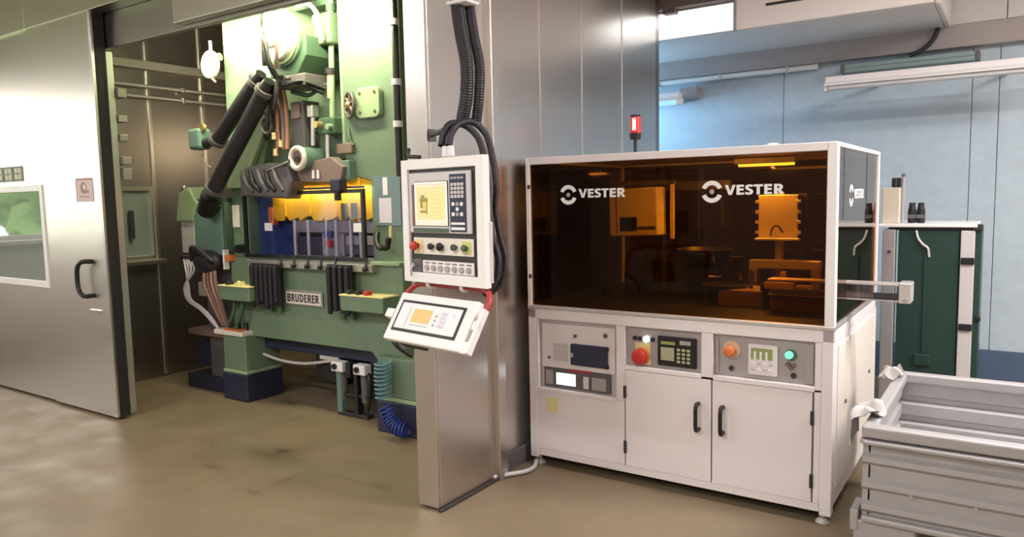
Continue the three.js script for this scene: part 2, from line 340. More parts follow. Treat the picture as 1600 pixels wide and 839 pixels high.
{ const s = struct('window_5', 'inspection window with a sill in the booth side wall');
  add(s, 'window_frame', extrude(framedRect(3.5, 3.88, 1.1, 1.76, 0.035), 0.05, 0.003), M.steel, [-6.6, 0, 0], [0, Math.PI / 2, 0]);
  bx(s, 'pane', -6.585, -6.579, 1.13, 1.73, -3.85, -3.53, mirrorGlass, 0.001);
  bx(s, 'window_sill', -6.6, -6.44, 1.06, 1.1, -3.9, -3.48, M.steel, 0.006); bx(s, 'latch', -6.555, -6.52, 1.3, 1.55, -3.66, -3.62, M.dark, 0.006); }

// ------------------------------------------------------------ the stamping press in the booth
{
  const P = thing('stamping_press', 'large green stamping press standing inside the steel booth on dark blue feet', 'press', [-4.4, 0, -4.1]);
  // feet
  const foot = (x0, x1, name) => {
    const f = bx(P, 'foot', x0, x1, 0.25, 0.53, -4.0, -3.665, M.green, 0.01);
    bx(f, 'foot_base', x0 - 0.015, x1 + 0.01, 0, 0.225, -4.01, -3.655, M.navy, 0.012, 'dark blue base');
    bx(f, 'foot_collar', x0 - 0.008, x1 + 0.005, 0.225, 0.252, -4.005, -3.66, M.greenPale, 0.005);
    return f;
  };
  const f1 = foot(-5.335, -5.05); foot(-3.605, -3.25);
  const cap = bx(f1, 'foot_cap', -5.43, -5.06, 0.53, 0.572, -3.83, -3.645, M.cream, 0.012);
  bx(f1, 'warning_strip', -5.30, -5.10, 0.573, 0.585, -3.72, -3.65, M.orange, 0.004);
  for (const x of [-5.23, -5.13]) cy(f1, 'bolt', [x, 0.57, -3.74], [x, 0.63, -3.74], 0.025, M.dark, 0.02, 12);
  for (const x of [-5.2, -3.42]) bx(P, 'rear_foot', x - 0.15, x + 0.15, 0, 0.53, -5.0, -4.7, M.navy, 0.01);
  // bed
  add(P, 'bed', extrude(poly([[-5.135, 0.535], [-3.74, 0.535], [-3.6, 0.40], [-3.43, 0.40], [-3.43, 1.15], [-5.29, 1.15], [-5.29, 0.535]]), 0.9, 0.008), M.green, [0, 0, -4.66]);
  bx(P, 'crossbeam', -5.05, -3.62, 0.42, 0.535, -4.3, -3.85, M.navy, 0.008, 'dark beam under the bed');
  bx(P, 'bed_ledge', -3.70, -3.42, 1.15, 1.175, -3.86, -3.72, M.greenPale, 0.006);
  // uprights and crown
  add(P, 'upright', extrude(poly([[-5.30, 1.15], [-5.115, 1.15], [-5.115, 1.72], [-4.9, 1.9], [-4.845, 2.05], [-4.845, 3.24], [-5.30, 3.24]]), 0.85, 0.01), M.green, [0, 0, -4.66]);
  add(P, 'upright', extrude(poly([[-3.725, 1.15], [-3.44, 1.15], [-3.44, 3.24], [-3.97, 3.24], [-3.97, 1.88], [-3.9, 1.78], [-3.725, 1.74]]), 0.85, 0.01), M.green, [0, 0, -4.66]);
  bx(P, 'crown_panel', -4.86, -3.96, 1.93, 3.24, -4.62, -4.06, M.green, 0.006);
  add(P, 'gusset', extrude(poly([[-4.94, 2.77], [-4.86, 2.77], [-4.68, 2.52], [-4.62, 2.3], [-4.9, 2.3]]), 0.26, 0.006), M.greenPale, [0, 0, -4.05]);
  bx(P, 'lower_panel', -4.86, -3.96, 1.9, 2.3, -4.1, -3.87, M.green, 0.006);
  add(P, 'gusset', extrude(poly([[-5.30, 1.72], [-5.1, 1.72], [-4.78, 2.18], [-4.86, 2.3], [-5.0, 2.3]]), 0.03, 0.006), M.greenPale, [0, 0, -3.79]);
  bx(P, 'crown_rib', -4.72, -4.05, 2.98, 3.03, -3.87, -3.78, M.greenDark, 0.008);
  bx(P, 'crown_rib', -4.0, -3.955, 1.95, 3.2, -3.87, -3.8, M.greenPale, 0.008);
  // eccentric drum with its white hub
  const drum = discZ(P, 'drum_housing', [-4.36, 2.755, -3.60], 0.2, 0.48, M.green, undefined, 36);
  discZ(drum, 'drum_rim', [-4.36, 2.755, -3.585], 0.185, 0.03, M.greenPale, undefined, 36);
  discZ(drum, 'hub_disc', [-4.36, 2.755, -3.545], 0.155, 0.05, M.whiteBright, 'white hub', 36);
  discZ(drum, 'hub_boss', [-4.38, 2.77, -3.53], 0.075, 0.03, M.cream, undefined, 24);
  add(drum, 'drum_saddle', extrude(poly([[-4.52, 2.5], [-4.24, 2.5], [-4.14, 2.62], [-4.14, 2.74], [-4.55, 2.7]]), 0.42, 0.008), M.greenDark, [0, 0, -4.05]);
  discZ(P, 'sight_knob', [-4.44, 2.9, -3.56], 0.058, 0.1, M.cream);
  tb(P, 'oil_pipe', [[-4.3, 2.985, -3.7], [-4.17, 2.98, -3.7], [-4.09, 2.9, -3.7], [-4.06, 2.8, -3.7], [-4.065, 2.72, -3.72]], 0.018, M.greenPale);
  bx(P, 'motor_block', -4.2, -4.02, 2.7, 2.92, -4.07, -3.74, M.green, 0.02);
  bx(P, 'drum_shade_block', -4.46, -4.16, 2.41, 2.5, -3.86, -3.62, M.greyDark, 0.015);  // dark block put in for the shade under the drum
  for (let k = 0; k < 2; k++) tb(P, 'drum_shade_hose', [[-4.42 + 0.03 * k, 2.47, -3.6], [-4.34 + 0.04 * k, 2.44 - 0.02 * k, -3.57], [-4.22 + 0.03 * k, 2.43 + 0.01 * k, -3.62], [-4.1 + 0.02 * k, 2.36 + 0.03 * k, -3.74]], 0.014, M.black);  // black tubes that deepen the imitated shade below the drum
  tb(P, 'linkage', [[-4.44, 2.79, -3.5], [-4.40, 2.70, -3.49], [-4.375, 2.56, -3.5], [-4.36, 2.47, -3.55]], 0.02, M.black);
  bx(P, 'linkage_arm', -4.46, -4.44, 2.56, 2.78, -3.53, -3.50, M.dark, 0.004);
  tb(P, 'linkage', [[-4.33, 2.78, -3.5], [-4.29, 2.72, -3.49], [-4.29, 2.62, -3.5], [-4.34, 2.53, -3.52]], 0.014, M.brown);
  for (const [x, y] of [[-4.42, 2.83], [-4.27, 2.84], [-4.22, 2.75], [-4.5, 2.71]]) discZ(drum, 'bolt', [x, y, -3.535], 0.012, 0.02, M.steelBright, undefined, 10);
  // handwheel at the left
  const hw = add(P, 'handwheel', new THREE.TorusGeometry(0.095, 0.018, 10, 32), M.cream, [-5.37, 2.70, -3.72], undefined, 'pale handwheel');
  discZ(hw, 'wheel_disc', [-5.37, 2.70, -3.73], 0.09, 0.015, M.cream);
  cy(hw, 'spindle', [-5.37, 2.75, -3.735], [-5.29, 2.76, -3.76], 0.03, M.greenPale); cy(hw, 'crank_handle', [-5.34, 2.8, -3.71], [-5.34, 2.88, -3.71], 0.012, M.cream);
  tb(hw, 'crank_rod', [[-5.38, 2.68, -3.7], [-5.33, 2.6, -3.69], [-5.28, 2.55, -3.7]], 0.01, M.brown);
  // two dark drive shafts running down to the feeder
  const shaft = (a, b, r) => {
    const s = cy(P, 'drive_shaft', a, b, r, M.hose, r, 24, 'thick dark drive shaft');
    const d = V(b).sub(V(a)).normalize();
    for (const t of [0.0, 0.97]) { const p = V(a).lerp(V(b), t), q = p.clone().addScaledVector(d, 0.035); cy(s, 'shaft_collar', p.toArray(), q.toArray(), r * 1.18, M.greyDark, r * 1.18, 24); }
    const u = V(a).addScaledVector(d, -0.07); cy(s, 'universal_joint', u.toArray(), a, r * 0.7, M.black, r * 0.9, 16); return s;
  };
  shaft([-4.70, 2.50, -3.64], [-5.25, 2.09, -3.66], 0.058);
  shaft([-4.50, 2.41, -3.56], [-5.25, 1.70, -3.60], 0.062);
  bx(P, 'joint_block', -5.56, -5.40, 2.03, 2.2, -3.72, -3.6, M.teal, 0.03, 'grey green joint block');
  cy(P, 'joint_pin', [-5.42, 2.08, -3.66], [-5.28, 2.09, -3.66], 0.04, M.dark);
  discZ(P, 'joint_ring', [-5.4, 2.2, -3.62], 0.035, 0.03, M.brass);
  tb(P, 'spring_wire', [[-5.44, 1.99, -3.65], [-5.4, 1.92, -3.64], [-5.32, 1.88, -3.64]], 0.008, M.mauve);
  // pipework in the middle
  cy(P, 'vertical_pipe', [-4.09, 2.18, -3.8], [-4.055, 3.02, -3.8], 0.02, M.greenPale);
  cy(P, 'pipe_joint', [-4.098, 2.33, -3.8], [-4.087, 2.5, -3.8], 0.026, M.yellowPale); cy(P, 'pipe_collar', [-4.09, 2.5, -3.8], [-4.088, 2.54, -3.8], 0.04, M.dark);
  cy(P, 'pipe_collar', [-4.06, 2.93, -3.8], [-4.06, 2.98, -3.8], 0.034, M.greenDark);
  cy(P, 'vertical_pipe', [-4.11, 1.87, -3.76], [-4.10, 2.08, -3.76], 0.018, M.alu); bx(P, 'valve_block', -4.17, -4.0, 2.07, 2.19, -3.85, -3.73, M.greenDark, 0.015);
  cy(P, 'valve_knob', [-4.14, 2.14, -3.73], [-4.14, 2.14, -3.68], 0.03, M.brass, 0.024); cy(P, 'valve_knob', [-4.03, 2.12, -3.73], [-4.03, 2.12, -3.69], 0.02, M.greenPale);
  tb(P, 'branch_pipe', [[-4.42, 2.4, -3.72], [-4.3, 2.37, -3.78], [-4.2, 2.42, -3.8], [-4.1, 2.43, -3.8]], 0.016, M.greenDark);
  tb(P, 'branch_pipe', [[-4.4, 2.15, -3.8], [-4.28, 2.1, -3.8], [-4.18, 2.12, -3.78]], 0.015, M.greenDark);
  bx(P, 'pump_block', -4.44, -4.305, 1.95, 2.33, -3.88, -3.72, M.greyDark, 0.01); bx(P, 'pump_face', -4.42, -4.33, 2.2, 2.3, -3.72, -3.705, M.mauve, 0.005);
  cy(P, 'sight_glass', [-4.245, 2.0, -3.75], [-4.235, 2.22, -3.75], 0.018, M.alu); bx(P, 'sight_glass_head', -4.27, -4.21, 2.2, 2.29, -3.79, -3.72, M.alu, 0.01);
  for (const [x, m] of [[-4.56, M.copper], [-4.50, M.mauve], [-4.46, M.copper]]) tb(P, 'copper_pipe', [[x + 0.05, 2.46, -3.62], [x + 0.01, 2.34, -3.68], [x, 2.15, -3.7], [x + 0.01, 1.98, -3.68]], 0.018, m);
  for (const [x, y] of [[-4.57, 2.06], [-4.5, 2.0], [-4.56, 1.94]]) cy(P, 'pipe_fitting', [x, y, -3.67], [x, y + 0.05, -3.67], 0.028, M.brass, 0.024, 12);
  for (let k = 0; k < 6; k++) tb(P, 'looped_hose', [[-4.36 + 0.02 * k, 2.5 - 0.01 * k, -3.56 - 0.02 * k], [-4.42 - 0.03 * k, 2.36, -3.58 - 0.015 * k], [-4.62 - 0.03 * k, 2.22 - 0.03 * k, -3.7 - 0.01 * k], [-4.72 - 0.015 * k, 2.12 + 0.02 * k, -3.76]], 0.016, k % 2 ? M.hose : M.greyDark);
  for (const [x, y, r] of [[-4.6, 2.3, 0.05], [-4.68, 2.17, 0.06]]) add(P, 'hose_loop', new THREE.TorusGeometry(r, 0.012, 8, 24), M.greyDark, [x, y, -3.69]);
  // white ring gauge
  const gauge = discZ(P, 'roller_body', [-4.27, 1.905, -3.64], 0.085, 0.22, M.teal);
  add(gauge, 'roller_ring', new THREE.TorusGeometry(0.072, 0.02, 12, 32), M.cream, [-4.28, 1.908, -3.63], undefined, 'white ring'); discZ(gauge, 'roller_face', [-4.28, 1.908, -3.632], 0.06, 0.01, M.mauve); discZ(gauge, 'roller_hub', [-4.28, 1.9, -3.615], 0.022, 0.03, M.dark);
  cy(P, 'lever_rod', [-4.34, 1.89, -3.61], [-4.62, 1.83, -3.62], 0.014, M.steelBright);
  // dark cable guard above the tool shield
  add(P, 'cable_guard', extrude(poly([[-4.93, 1.67], [-4.42, 1.64], [-4.36, 1.75], [-4.4, 1.85], [-4.6, 1.87], [-4.86, 1.85], [-4.93, 1.8]]), 0.1, 0.02), M.greyDark, [0, 0, -3.74]);
  for (let k = 0; k < 5; k++) tb(P, 'cable', [[-4.9 + k * 0.09, 1.84, -3.62], [-4.85 + k * 0.09, 1.76 - 0.02 * (k % 2), -3.605], [-4.78 + k * 0.085, 1.68, -3.62]], 0.018, k % 2 ? M.black : M.greyDark);
  add(P, 'slide_guard', extrude(poly([[-4.42, 1.75], [-3.93, 1.73], [-3.9, 1.83], [-4.02, 1.9], [-4.35, 1.86]]), 0.08, 0.008), M.mauve, [0, 0, -3.78]);
  for (const x of [-4.18, -4.13]) cy(P, 'nozzle', [x, 1.76, -3.68], [x, 1.82, -3.68], 0.012, M.paper, 0.009, 10);
  bx(P, 'green_box', -3.99, -3.87, 1.74, 1.88, -3.84, -3.73, M.teal, 0.008); bx(P, 'box_rim', -3.995, -3.975, 1.73, 1.89, -3.74, -3.715, M.greenPale, 0.004);
  bx(P, 'dark_box', -4.02, -3.87, 1.93, 2.0, -3.85, -3.76, M.mauve, 0.006);
  bx(P, 'sensor', -4.0, -3.9, 1.66, 1.75, -3.74, -3.66, M.navy, 0.012); cy(P, 'sensor_tip', [-3.95, 1.60, -3.69], [-3.95, 1.67, -3.69], 0.025, M.black);
  // tool shield and what stands behind it
  const sh = add(P, 'tool_shield', extrude(framedRect(-5.03, -3.715, 1.175, 1.675, 0.022), 0.02, 0.003), M.black, [0, 0, -3.72], undefined, 'black framed clear guard');
  bx(sh, 'pane', -5.01, -3.735, 1.195, 1.655, -3.714, -3.708, shieldGlass, 0.001);
  for (const x of [-4.74, -3.78]) bx(sh, 'pane_label', x - 0.045, x + 0.045, 1.38, 1.44, -3.708, -3.705, M.paper, 0.001);
  const ox = [-4.80, -4.66, -4.52, -4.38, -4.24, -4.1, -3.97, -3.85, -3.727];
  for (let k = 0; k < 8; k++) { const g = poly([[ox[k], 1.49], [ox[k] + 0.03, 1.455], [ox[k + 1] - 0.03, 1.455 + 0.02 * (k % 3)], [ox[k + 1], 1.49], [ox[k + 1], 1.77], [ox[k], 1.77]]); add(P, 'yellow_guard', extrude(g, 0.02, 0.004), k > 4 ? M.yellow : M.yellow, [0, 0, -3.83 - 0.012 * (k % 2)], undefined, k ? undefined : 'yellow tool guard'); }
  bx(P, 'guard_end', -4.86, -4.8, 1.42, 1.56, -3.86, -3.8, M.orange, 0.008);
  bx(P, 'yellow_bar', -4.5, -3.94, 1.71, 1.755, -3.8, -3.765, M.yellow, 0.006);
  bx(P, 'press_slide', -4.95, -3.75, 1.45, 1.95, -4.5, -3.9, M.greenDark, 0.01);
  bx(P, 'blue_curtain', -5.1, -4.62, 1.15, 1.7, -3.93, -3.9, M.blue, 0.006);
  bx(P, 'upper_die', -4.6, -3.76, 1.36, 1.46, -4.3, -3.86, M.greyPanel, 0.008);
  bx(P, 'die_block', -4.62, -4.3, 1.19, 1.33, -4.2, -3.84, M.navy, 0.008); bx(P, 'die_block', -4.29, -4.06, 1.19, 1.36, -4.2, -3.83, M.greyPanel, 0.008); bx(P, 'die_block', -4.05, -3.74, 1.2, 1.35, -4.2, -3.84, M.greyDark, 0.008);
  bx(P, 'die_plate', -4.02, -3.75, 1.28, 1.34, -3.835, -3.815, M.plasterPink, 0.004); bx(P, 'die_plate', -4.6, -3.74, 1.155, 1.19, -4.2, -3.81, M.greyPanel, 0.004);
  for (const x of [-4.55, -4.4, -4.2, -4.1, -3.95, -3.85]) cy(P, 'guide_pin', [x, 1.19, -3.80], [x, 1.46, -3.80], 0.014, M.alu, 0.014, 12);
  for (const x of [-4.0, -3.9]) cy(P, 'plunger', [x, 1.47, -3.79], [x, 1.58, -3.79], 0.022, M.greenDark, 0.022, 12);
  bx(P, 'red_clamp', -4.22, -4.16, 1.26, 1.31, -3.82, -3.79, M.red, 0.006); bx(P, 'blue_clamp', -4.23, -4.15, 1.33, 1.38, -3.82, -3.79, M.blue, 0.006);
  bx(P, 'bolster_plate', -5.0, -3.65, 1.10, 1.155, -4.3, -3.69, M.tray, 0.006, 'worn steel bolster plate');
  for (const x of [-4.59, -4.44, -4.29, -4.15, -4.0, -3.70]) { const c = add(P, 'clamp', new THREE.SphereGeometry(0.02, 12, 8), M.black, [x, 1.125, -3.675]); cy(c, 'clamp_rod', [x, 1.13, -3.678], [x, 1.2, -3.70], 0.008, M.navy, 0.006, 8); }
  // rubber curtains
  const curtain = (x0, x1, y0, y1, n) => { const c = bx(P, 'bellows_curtain', x0, x1, y0 + 0.03, y1, -3.69, -3.665, M.bellow, 0.006, 'black pleated curtain'); for (let k = 0; k < n; k++) { const x = x0 + (x1 - x0) * (k + 0.5) / n; bx(c, 'pleat', x - 0.02, x + 0.02, y0 + 0.05 * ((k * 7) % 3) / 2, y1 - 0.01, -3.67, -3.64, M.bellow, 0.014); } };
  curtain(-4.93, -4.6, 0.78, 1.13, 6); curtain(-4.07, -3.83, 0.79, 1.15, 4);
  // operator boxes with coloured buttons
  const opBox = (x0, x1, y0, y1, btn) => { const b = bx(P, 'button_box', x0, x1, y0, y1, -3.76, -3.60, M.green, 0.012, 'green button box'); bx(b, 'button_box_lid', x0 - 0.005, x1 + 0.005, y1, y1 + 0.012, -3.76, -3.595, M.yellowPale, 0.004, 'pale yellow lid'); for (const [t, m, r] of btn) button(b, 'push_button', [x0 + (x1 - x0) * t, y1 + 0.025, -3.64], r, 0.03, m), cy(b, 'button_stem', [x0 + (x1 - x0) * t, y1 + 0.012, -3.65], [x0 + (x1 - x0) * t, y1 + 0.04, -3.65], r, m, r * 0.9, 14); };
  opBox(-5.26, -4.88, 0.83, 0.94, [[0.25, M.dark, 0.02], [0.62, M.yellowPale, 0.026]]);
  opBox(-3.88, -3.47, 0.835, 0.94, [[0.18, M.dark, 0.018], [0.38, M.dark, 0.018], [0.58, M.red, 0.02]]);
  for (const [x, w] of [[-4.78, 0.02], [-4.67, 0.02], [-3.98, 0.022], [-3.88, 0.022]]) cy(P, 'cable_gland', [x, 0.75, -3.72], [x, 0.80, -3.72], w, M.greenDark, w, 10);
  for (const x of [-5.2, -5.1]) tb(P, 'cable_conduit', [[x + 0.03, 0.83, -3.68], [x + 0.02, 0.72, -3.67], [x - 0.06, 0.62, -3.68], [x - 0.08, 0.57, -3.7]], 0.016, M.greenDark);
  // name plate
  const np = bx(P, 'name_plate', -4.625, -4.21, 0.815, 0.93, -3.742, -3.735, M.cream, 0.003, 'cream name plate');
  add(np, 'plate_border', extrude(framedRect(-4.622, -4.213, 0.818, 0.927, 0.008), 0.002), M.greyDark, [0, 0, -3.736]);
  add(np, 'lettering', textGeo('BRUDERER', 0.062, 0.35, 0.002), M.black, [-4.593, 0.841, -3.735]);
  // right upright: cover, wheel, papers, lever
  { const s = new THREE.Shape(); const x0 = -3.80, x1 = -3.59, y0 = 2.165, y1 = 2.36, r = 0.045;
    s.moveTo(x0 + r, y0); s.lineTo(x1 - r, y0); s.quadraticCurveTo(x1, y0, x1, y0 + r); s.lineTo(x1, y1 - r); s.quadraticCurveTo(x1, y1, x1 - r, y1); s.lineTo(x0 + r, y1); s.quadraticCurveTo(x0, y1, x0, y1 - r); s.lineTo(x0, y0 + r); s.quadraticCurveTo(x0, y0, x0 + r, y0);
    const c = add(P, 'cover_plate', extrude(s, 0.03, 0.006), M.greenPale, [0, 0, -3.79]); for (const [x, y] of [[-3.765, 2.2], [-3.625, 2.2], [-3.765, 2.33], [-3.625, 2.33]]) discZ(c, 'screw', [x, y, -3.748], 0.01, 0.01, M.greenDark, undefined, 8); }
  const w2 = add(P, 'handwheel', new THREE.TorusGeometry(0.085, 0.013, 10, 32), M.greyDark, [-3.87, 2.262, -3.76], [0, -0.42, 0], 'dark spoked handwheel');
  for (let k = 0; k < 3; k++) { const a = k * Math.PI / 3 + 0.3, c = Math.cos(-0.42), s = Math.sin(-0.42), d = [Math.cos(a) * 0.08 * c, Math.sin(a) * 0.08, -Math.cos(a) * 0.08 * s]; cy(w2, 'spoke', [-3.87 - d[0], 2.262 - d[1], -3.76 - d[2]], [-3.87 + d[0], 2.262 + d[1], -3.76 + d[2]], 0.011, M.brown, 0.011, 8); }
  add(w2, 'wheel_hub', new THREE.SphereGeometry(0.026, 12, 10), M.brass, [-3.875, 2.262, -3.755]);
  tb(P, 'branch_pipe', [[-3.93, 2.1, -3.8], [-3.9, 2.02, -3.78], [-3.87, 1.98, -3.78]], 0.014, M.greenDark);
  bx(P, 'paper_label', -3.61, -3.565, 1.63, 1.75, -3.79, -3.786, M.paper, 0.001); bx(P, 'paper_label', -3.65, -3.535, 1.44, 1.61, -3.79, -3.786, M.lilac, 0.001);
  bx(P, 'blue_panel', -3.695, -3.45, 1.42, 1.76, -3.795, -3.788, std([0.17, 0.25, 0.28], 0.45), 0.002, 'blue grey panel behind the papers');
  const lv = tb(P, 'lever', [[-3.63, 1.37, -3.74], [-3.6, 1.31, -3.7], [-3.55, 1.275, -3.68], [-3.49, 1.29, -3.68], [-3.47, 1.345, -3.68]], 0.02, M.black, 'black hooked lever'); add(lv, 'lever_knob', new THREE.SphereGeometry(0.032, 14, 10), M.black, [-3.5, 1.285, -3.68]);
  cy(P, 'yellow_rod', [-3.49, 1.3, -3.72], [-3.485, 1.42, -3.72], 0.012, M.yellowPale);
  for (const z of [-4.72, -4.98]) { const q = cy(P, 'side_lamp', [-5.30, 2.2, z], [-5.345, 2.2, z], 0.06, M.greyDark, 0.05); add(q, 'lamp_globe', new THREE.SphereGeometry(0.035, 16, 12), glow([1, 0.8, 0.5], 6), [-5.35, 2.2, z]); }
  const tl = bx(P, 'added_tool_lamp', -4.72, -3.76, 1.682, 1.7, -3.762, -3.745, M.greyDark, 0.003); bx(tl, 'added_glow_strip', -4.7, -3.78, 1.684, 1.698, -3.7635, -3.762, glow([1, 0.86, 0.55], 2), 0.0005);  // strip lamp added to make the yellow guards brighter
  bx(P, 'gap_strip', -5.29, -5.2, 1.4, 1.58, -3.795, -3.785, M.cream, 0.003, 'pale strip'); bx(P, 'slot', -5.15, -5.12, 1.33, 1.66, -3.795, -3.785, M.black, 0.003);
  discZ(P, 'black_knob', [-5.17, 1.23, -3.73], 0.035, 0.06, M.black);
  // under the bed
  bx(P, 'drain_box', -4.5, -4.16, 0.2, 0.42, -4.15, -3.9, M.black, 0.01);
  tb(P, 'drain_hose', [[-5.03, 0.37, -3.82], [-4.85, 0.335, -3.84], [-4.6, 0.33, -3.86], [-4.35, 0.37, -3.87], [-4.2, 0.4, -3.87]], 0.012, M.greyLight, 'pale hose');
  bx(P, 'white_plate', -4.41, -4.2, 0.385, 0.425, -3.88, -3.86, M.greyLight, 0.004);
}
{ // feeder on the left of the press
  const F = thing('strip_feeder', 'teal green strip feeder unit with grey end plate at the left of the press', 'feeder', [-5.6, 0, -3.9]);
  const body = bx(F, 'housing', -5.72, -5.34, 1.17, 1.58, -4.0, -3.72, M.teal, 0.012);
  bx(F, 'side_housing', -5.34, -5.315, 1.2, 1.6, -4.0, -3.73, M.greenDark, 0.008); bx(F, 'end_plate', -5.93, -5.74, 1.18, 1.45, -3.95, -3.73, M.greyLight, 0.008, 'grey end plate');
  bx(F, 'cover', -5.72, -5.34, 1.585, 1.64, -4.0, -3.74, M.greenDark, 0.01);
  add(F, 'head_casting', extrude(poly([[-5.96, 1.46], [-5.74, 1.46], [-5.68, 1.6], [-5.78, 1.72], [-5.9, 1.68]]), 0.2, 0.015), M.greenPale, [0, 0, -3.93]);
  add(F, 'head_knob', new THREE.SphereGeometry(0.028, 14, 10), M.steelBright, [-5.86, 1.735, -3.74]);
  for (const [y, dz] of [[1.66, 0], [1.7, -0.05]]) cy(F, 'clamp_finger', [-5.46, y - 0.01, -3.70 + dz], [-5.33, y + 0.04, -3.70 + dz], 0.02, M.steelBright, 0.014, 14);
  cy(scene.getObjectByName('stamping_press'), 'shaft_socket', [-5.30, 1.66, -3.62], [-5.44, 1.53, -3.65], 0.085, M.black, 0.07, 24);
  bx(F, 'tool_tray', -5.9, -5.72, 1.135, 1.165, -3.78, -3.68, M.dark, 0.006);
  bx(F, 'support_column', -5.72, -5.36, 0.02, 1.165, -4.02, -3.8, M.greyDark, 0.01);
  bx(F, 'junction_box', -5.72, -5.5, 0.82, 0.94, -3.8, -3.72, M.greyPanel, 0.008); bx(F, 'base_plate', -6.0, -5.38, 0.0, 0.12, -4.1, -3.75, M.navy, 0.01); bx(F, 'drip_tray', -5.95, -5.42, 0.47, 0.52, -3.95, -3.75, M.brown, 0.008); bx(F, 'lower_box', -5.9, -5.4, 0.2, 0.4, -3.98, -3.8, M.navy, 0.008);
  bx(F, 'clip', -5.33, -5.31, 1.06, 1.22, -3.75, -3.7, M.paper, 0.004); bx(F, 'clip', -5.3, -5.24, 1.13, 1.18, -3.76, -3.7, M.orange, 0.006);
  add(F, 'cable_bundle', new THREE.SphereGeometry(0.16, 20, 14).scale(1, 0.62, 0.55), M.hose, [-5.5, 1.12, -3.68]);
  for (let k = 0; k < 5; k++) tb(F, 'cable', [[-5.66 + k * 0.06, 1.13, -3.64], [-5.6 + k * 0.05, 1.24 - 0.02 * k, -3.6], [-5.48 + k * 0.04, 1.23 - 0.02 * k, -3.59], [-5.38 + k * 0.02, 1.12, -3.62]], 0.016, M.hose);
  for (let k = 0; k < 4; k++) tb(F, 'brown_hose', [[-5.52 + k * 0.045, 1.05, -3.66], [-5.5 + k * 0.05, 0.95, -3.64], [-5.45 + k * 0.045, 0.82, -3.65], [-5.4 + k * 0.03, 0.68, -3.68], [-5.36 + k * 0.02, 0.6, -3.7]], 0.016, k % 2 ? M.brown : M.copper);
  for (let k = 0; k < 4; k++) tb(F, 'pale_cable', [[-5.85 + k * 0.03, 1.13, -3.69], [-5.8 + k * 0.04, 1.05, -3.67], [-5.76 - k * 0.02, 0.9, -3.66], [-5.74 - k * 0.02, 0.8, -3.66], [-5.6, 0.74 - k * 0.01, -3.66], [-5.48, 0.66 - k * 0.012, -3.67], [-5.4, 0.56, -3.68]], 0.009, k % 2 ? M.greyLight : M.lilac);
}
{ // filter set on the floor under the press
  const F = thing('filter_unit', 'pair of small compressed air filters on a grey green frame below the press', 'filter', [-4.0, 0, -3.8]);
  for (const [x0, x1] of [[-4.17, -4.12], [-3.99, -3.95]]) bx(F, 'frame_post', x0, x1, 0.02, 0.34, -3.86, -3.8, x0 < -4.1 ? M.teal : M.black, 0.006);
  bx(F, 'frame_bar', -4.17, -3.86, 0.0, 0.03, -3.87, -3.8, M.dark, 0.006); bx(F, 'frame_bar', -4.12, -3.86, 0.15, 0.175, -3.84, -3.81, M.dark, 0.006);
  for (const x of [-4.13, -3.9]) { const h = bx(F, 'filter_head', x - 0.06, x + 0.06, 0.335, 0.412, -3.845, -3.77, M.paper, 0.01, 'white filter head'); discZ(h, 'gauge', [x - 0.015, 0.375, -3.755], 0.022, 0.015, M.black); cy(F, 'filter_bowl', [x, 0.34, -3.835], [x, 0.12, -3.835], 0.035, M.greyDark, 0.03); }
  bx(F, 'mounting_bracket', -4.05, -4.0, 0.3, 0.415, -3.845, -3.78, M.black, 0.008);
  tb(F, 'filter_hose', [[-3.86, 0.36, -3.82], [-3.82, 0.3, -3.8], [-3.83, 0.15, -3.8], [-3.87, 0.06, -3.82]], 0.012, M.black);
}
{ // coiled air hoses
  class Helix extends THREE.Curve { constructor(path, r, turns) { super(); this.path = path; this.r = r; this.turns = turns; this.fr = path.computeFrenetFrames(60); }
    getPoint(t, o = new THREE.Vector3()) { const p = this.path.getPoint(t), k = Math.min(59, Math.floor(t * 60)), a = t * this.turns * Math.PI * 2; return o.copy(p).addScaledVector(this.fr.normals[k], Math.cos(a) * this.r).addScaledVector(this.fr.binormals[k], Math.sin(a) * this.r); } }
  const coil = (pts, r, turns, mat, label) => { const h = new Helix(curve(pts), r, turns); solo('coiled_air_hose', label, 'hose', new THREE.TubeGeometry(h, turns * 18, 0.0075, 6).translate(...pts[0].map((v) => -v)), mat, pts[0]); };
  coil([[-3.47, 0.52, -3.58], [-3.475, 0.4, -3.58], [-3.47, 0.27, -3.58]], 0.055, 9, M.tealHose, 'teal coiled air hose hanging in front of the right press foot');
  coil([[-3.46, 0.22, -3.58], [-3.42, 0.14, -3.575], [-3.36, 0.09, -3.57], [-3.28, 0.075, -3.585]], 0.045, 10, M.blueHose, 'bright blue coiled air hose running off beside the dark press foot');
}
// conduits on the booth wall
for (const [y, r, lab] of [[2.655, 0.016, 'upper of the two thin conduits running along the booth side wall'], [2.56, 0.016, 'lower of the two thin conduits running along the booth side wall']])
  { const c = thing('conduit', lab, 'conduit', [-6.5, y, -4.4], { group: 'thin conduits on the booth side wall' }); cy(c, 'pipe', [-6.505, y, -3.07], [-6.505, y, -5.7], r, M.alu, r, 12); for (const z of [-3.3, -4.2, -5.1]) bx(c, 'pipe_clip', -6.55, -6.49, y - 0.024, y + 0.024, z - 0.012, z + 0.012, M.steel, 0.004); }
{ const c = thing('cable_tray', 'wide flat cable tray high along the booth side wall', 'cable tray', [-6.5, 2.8, -4.4]); bx(c, 'tray', -6.55, -6.47, 2.80, 2.875, -5.7, -3.07, M.tray, 0.008); bx(c, 'tray_lid', -6.475, -6.466, 2.825, 2.85, -5.7, -3.07, M.tray, 0.002); }
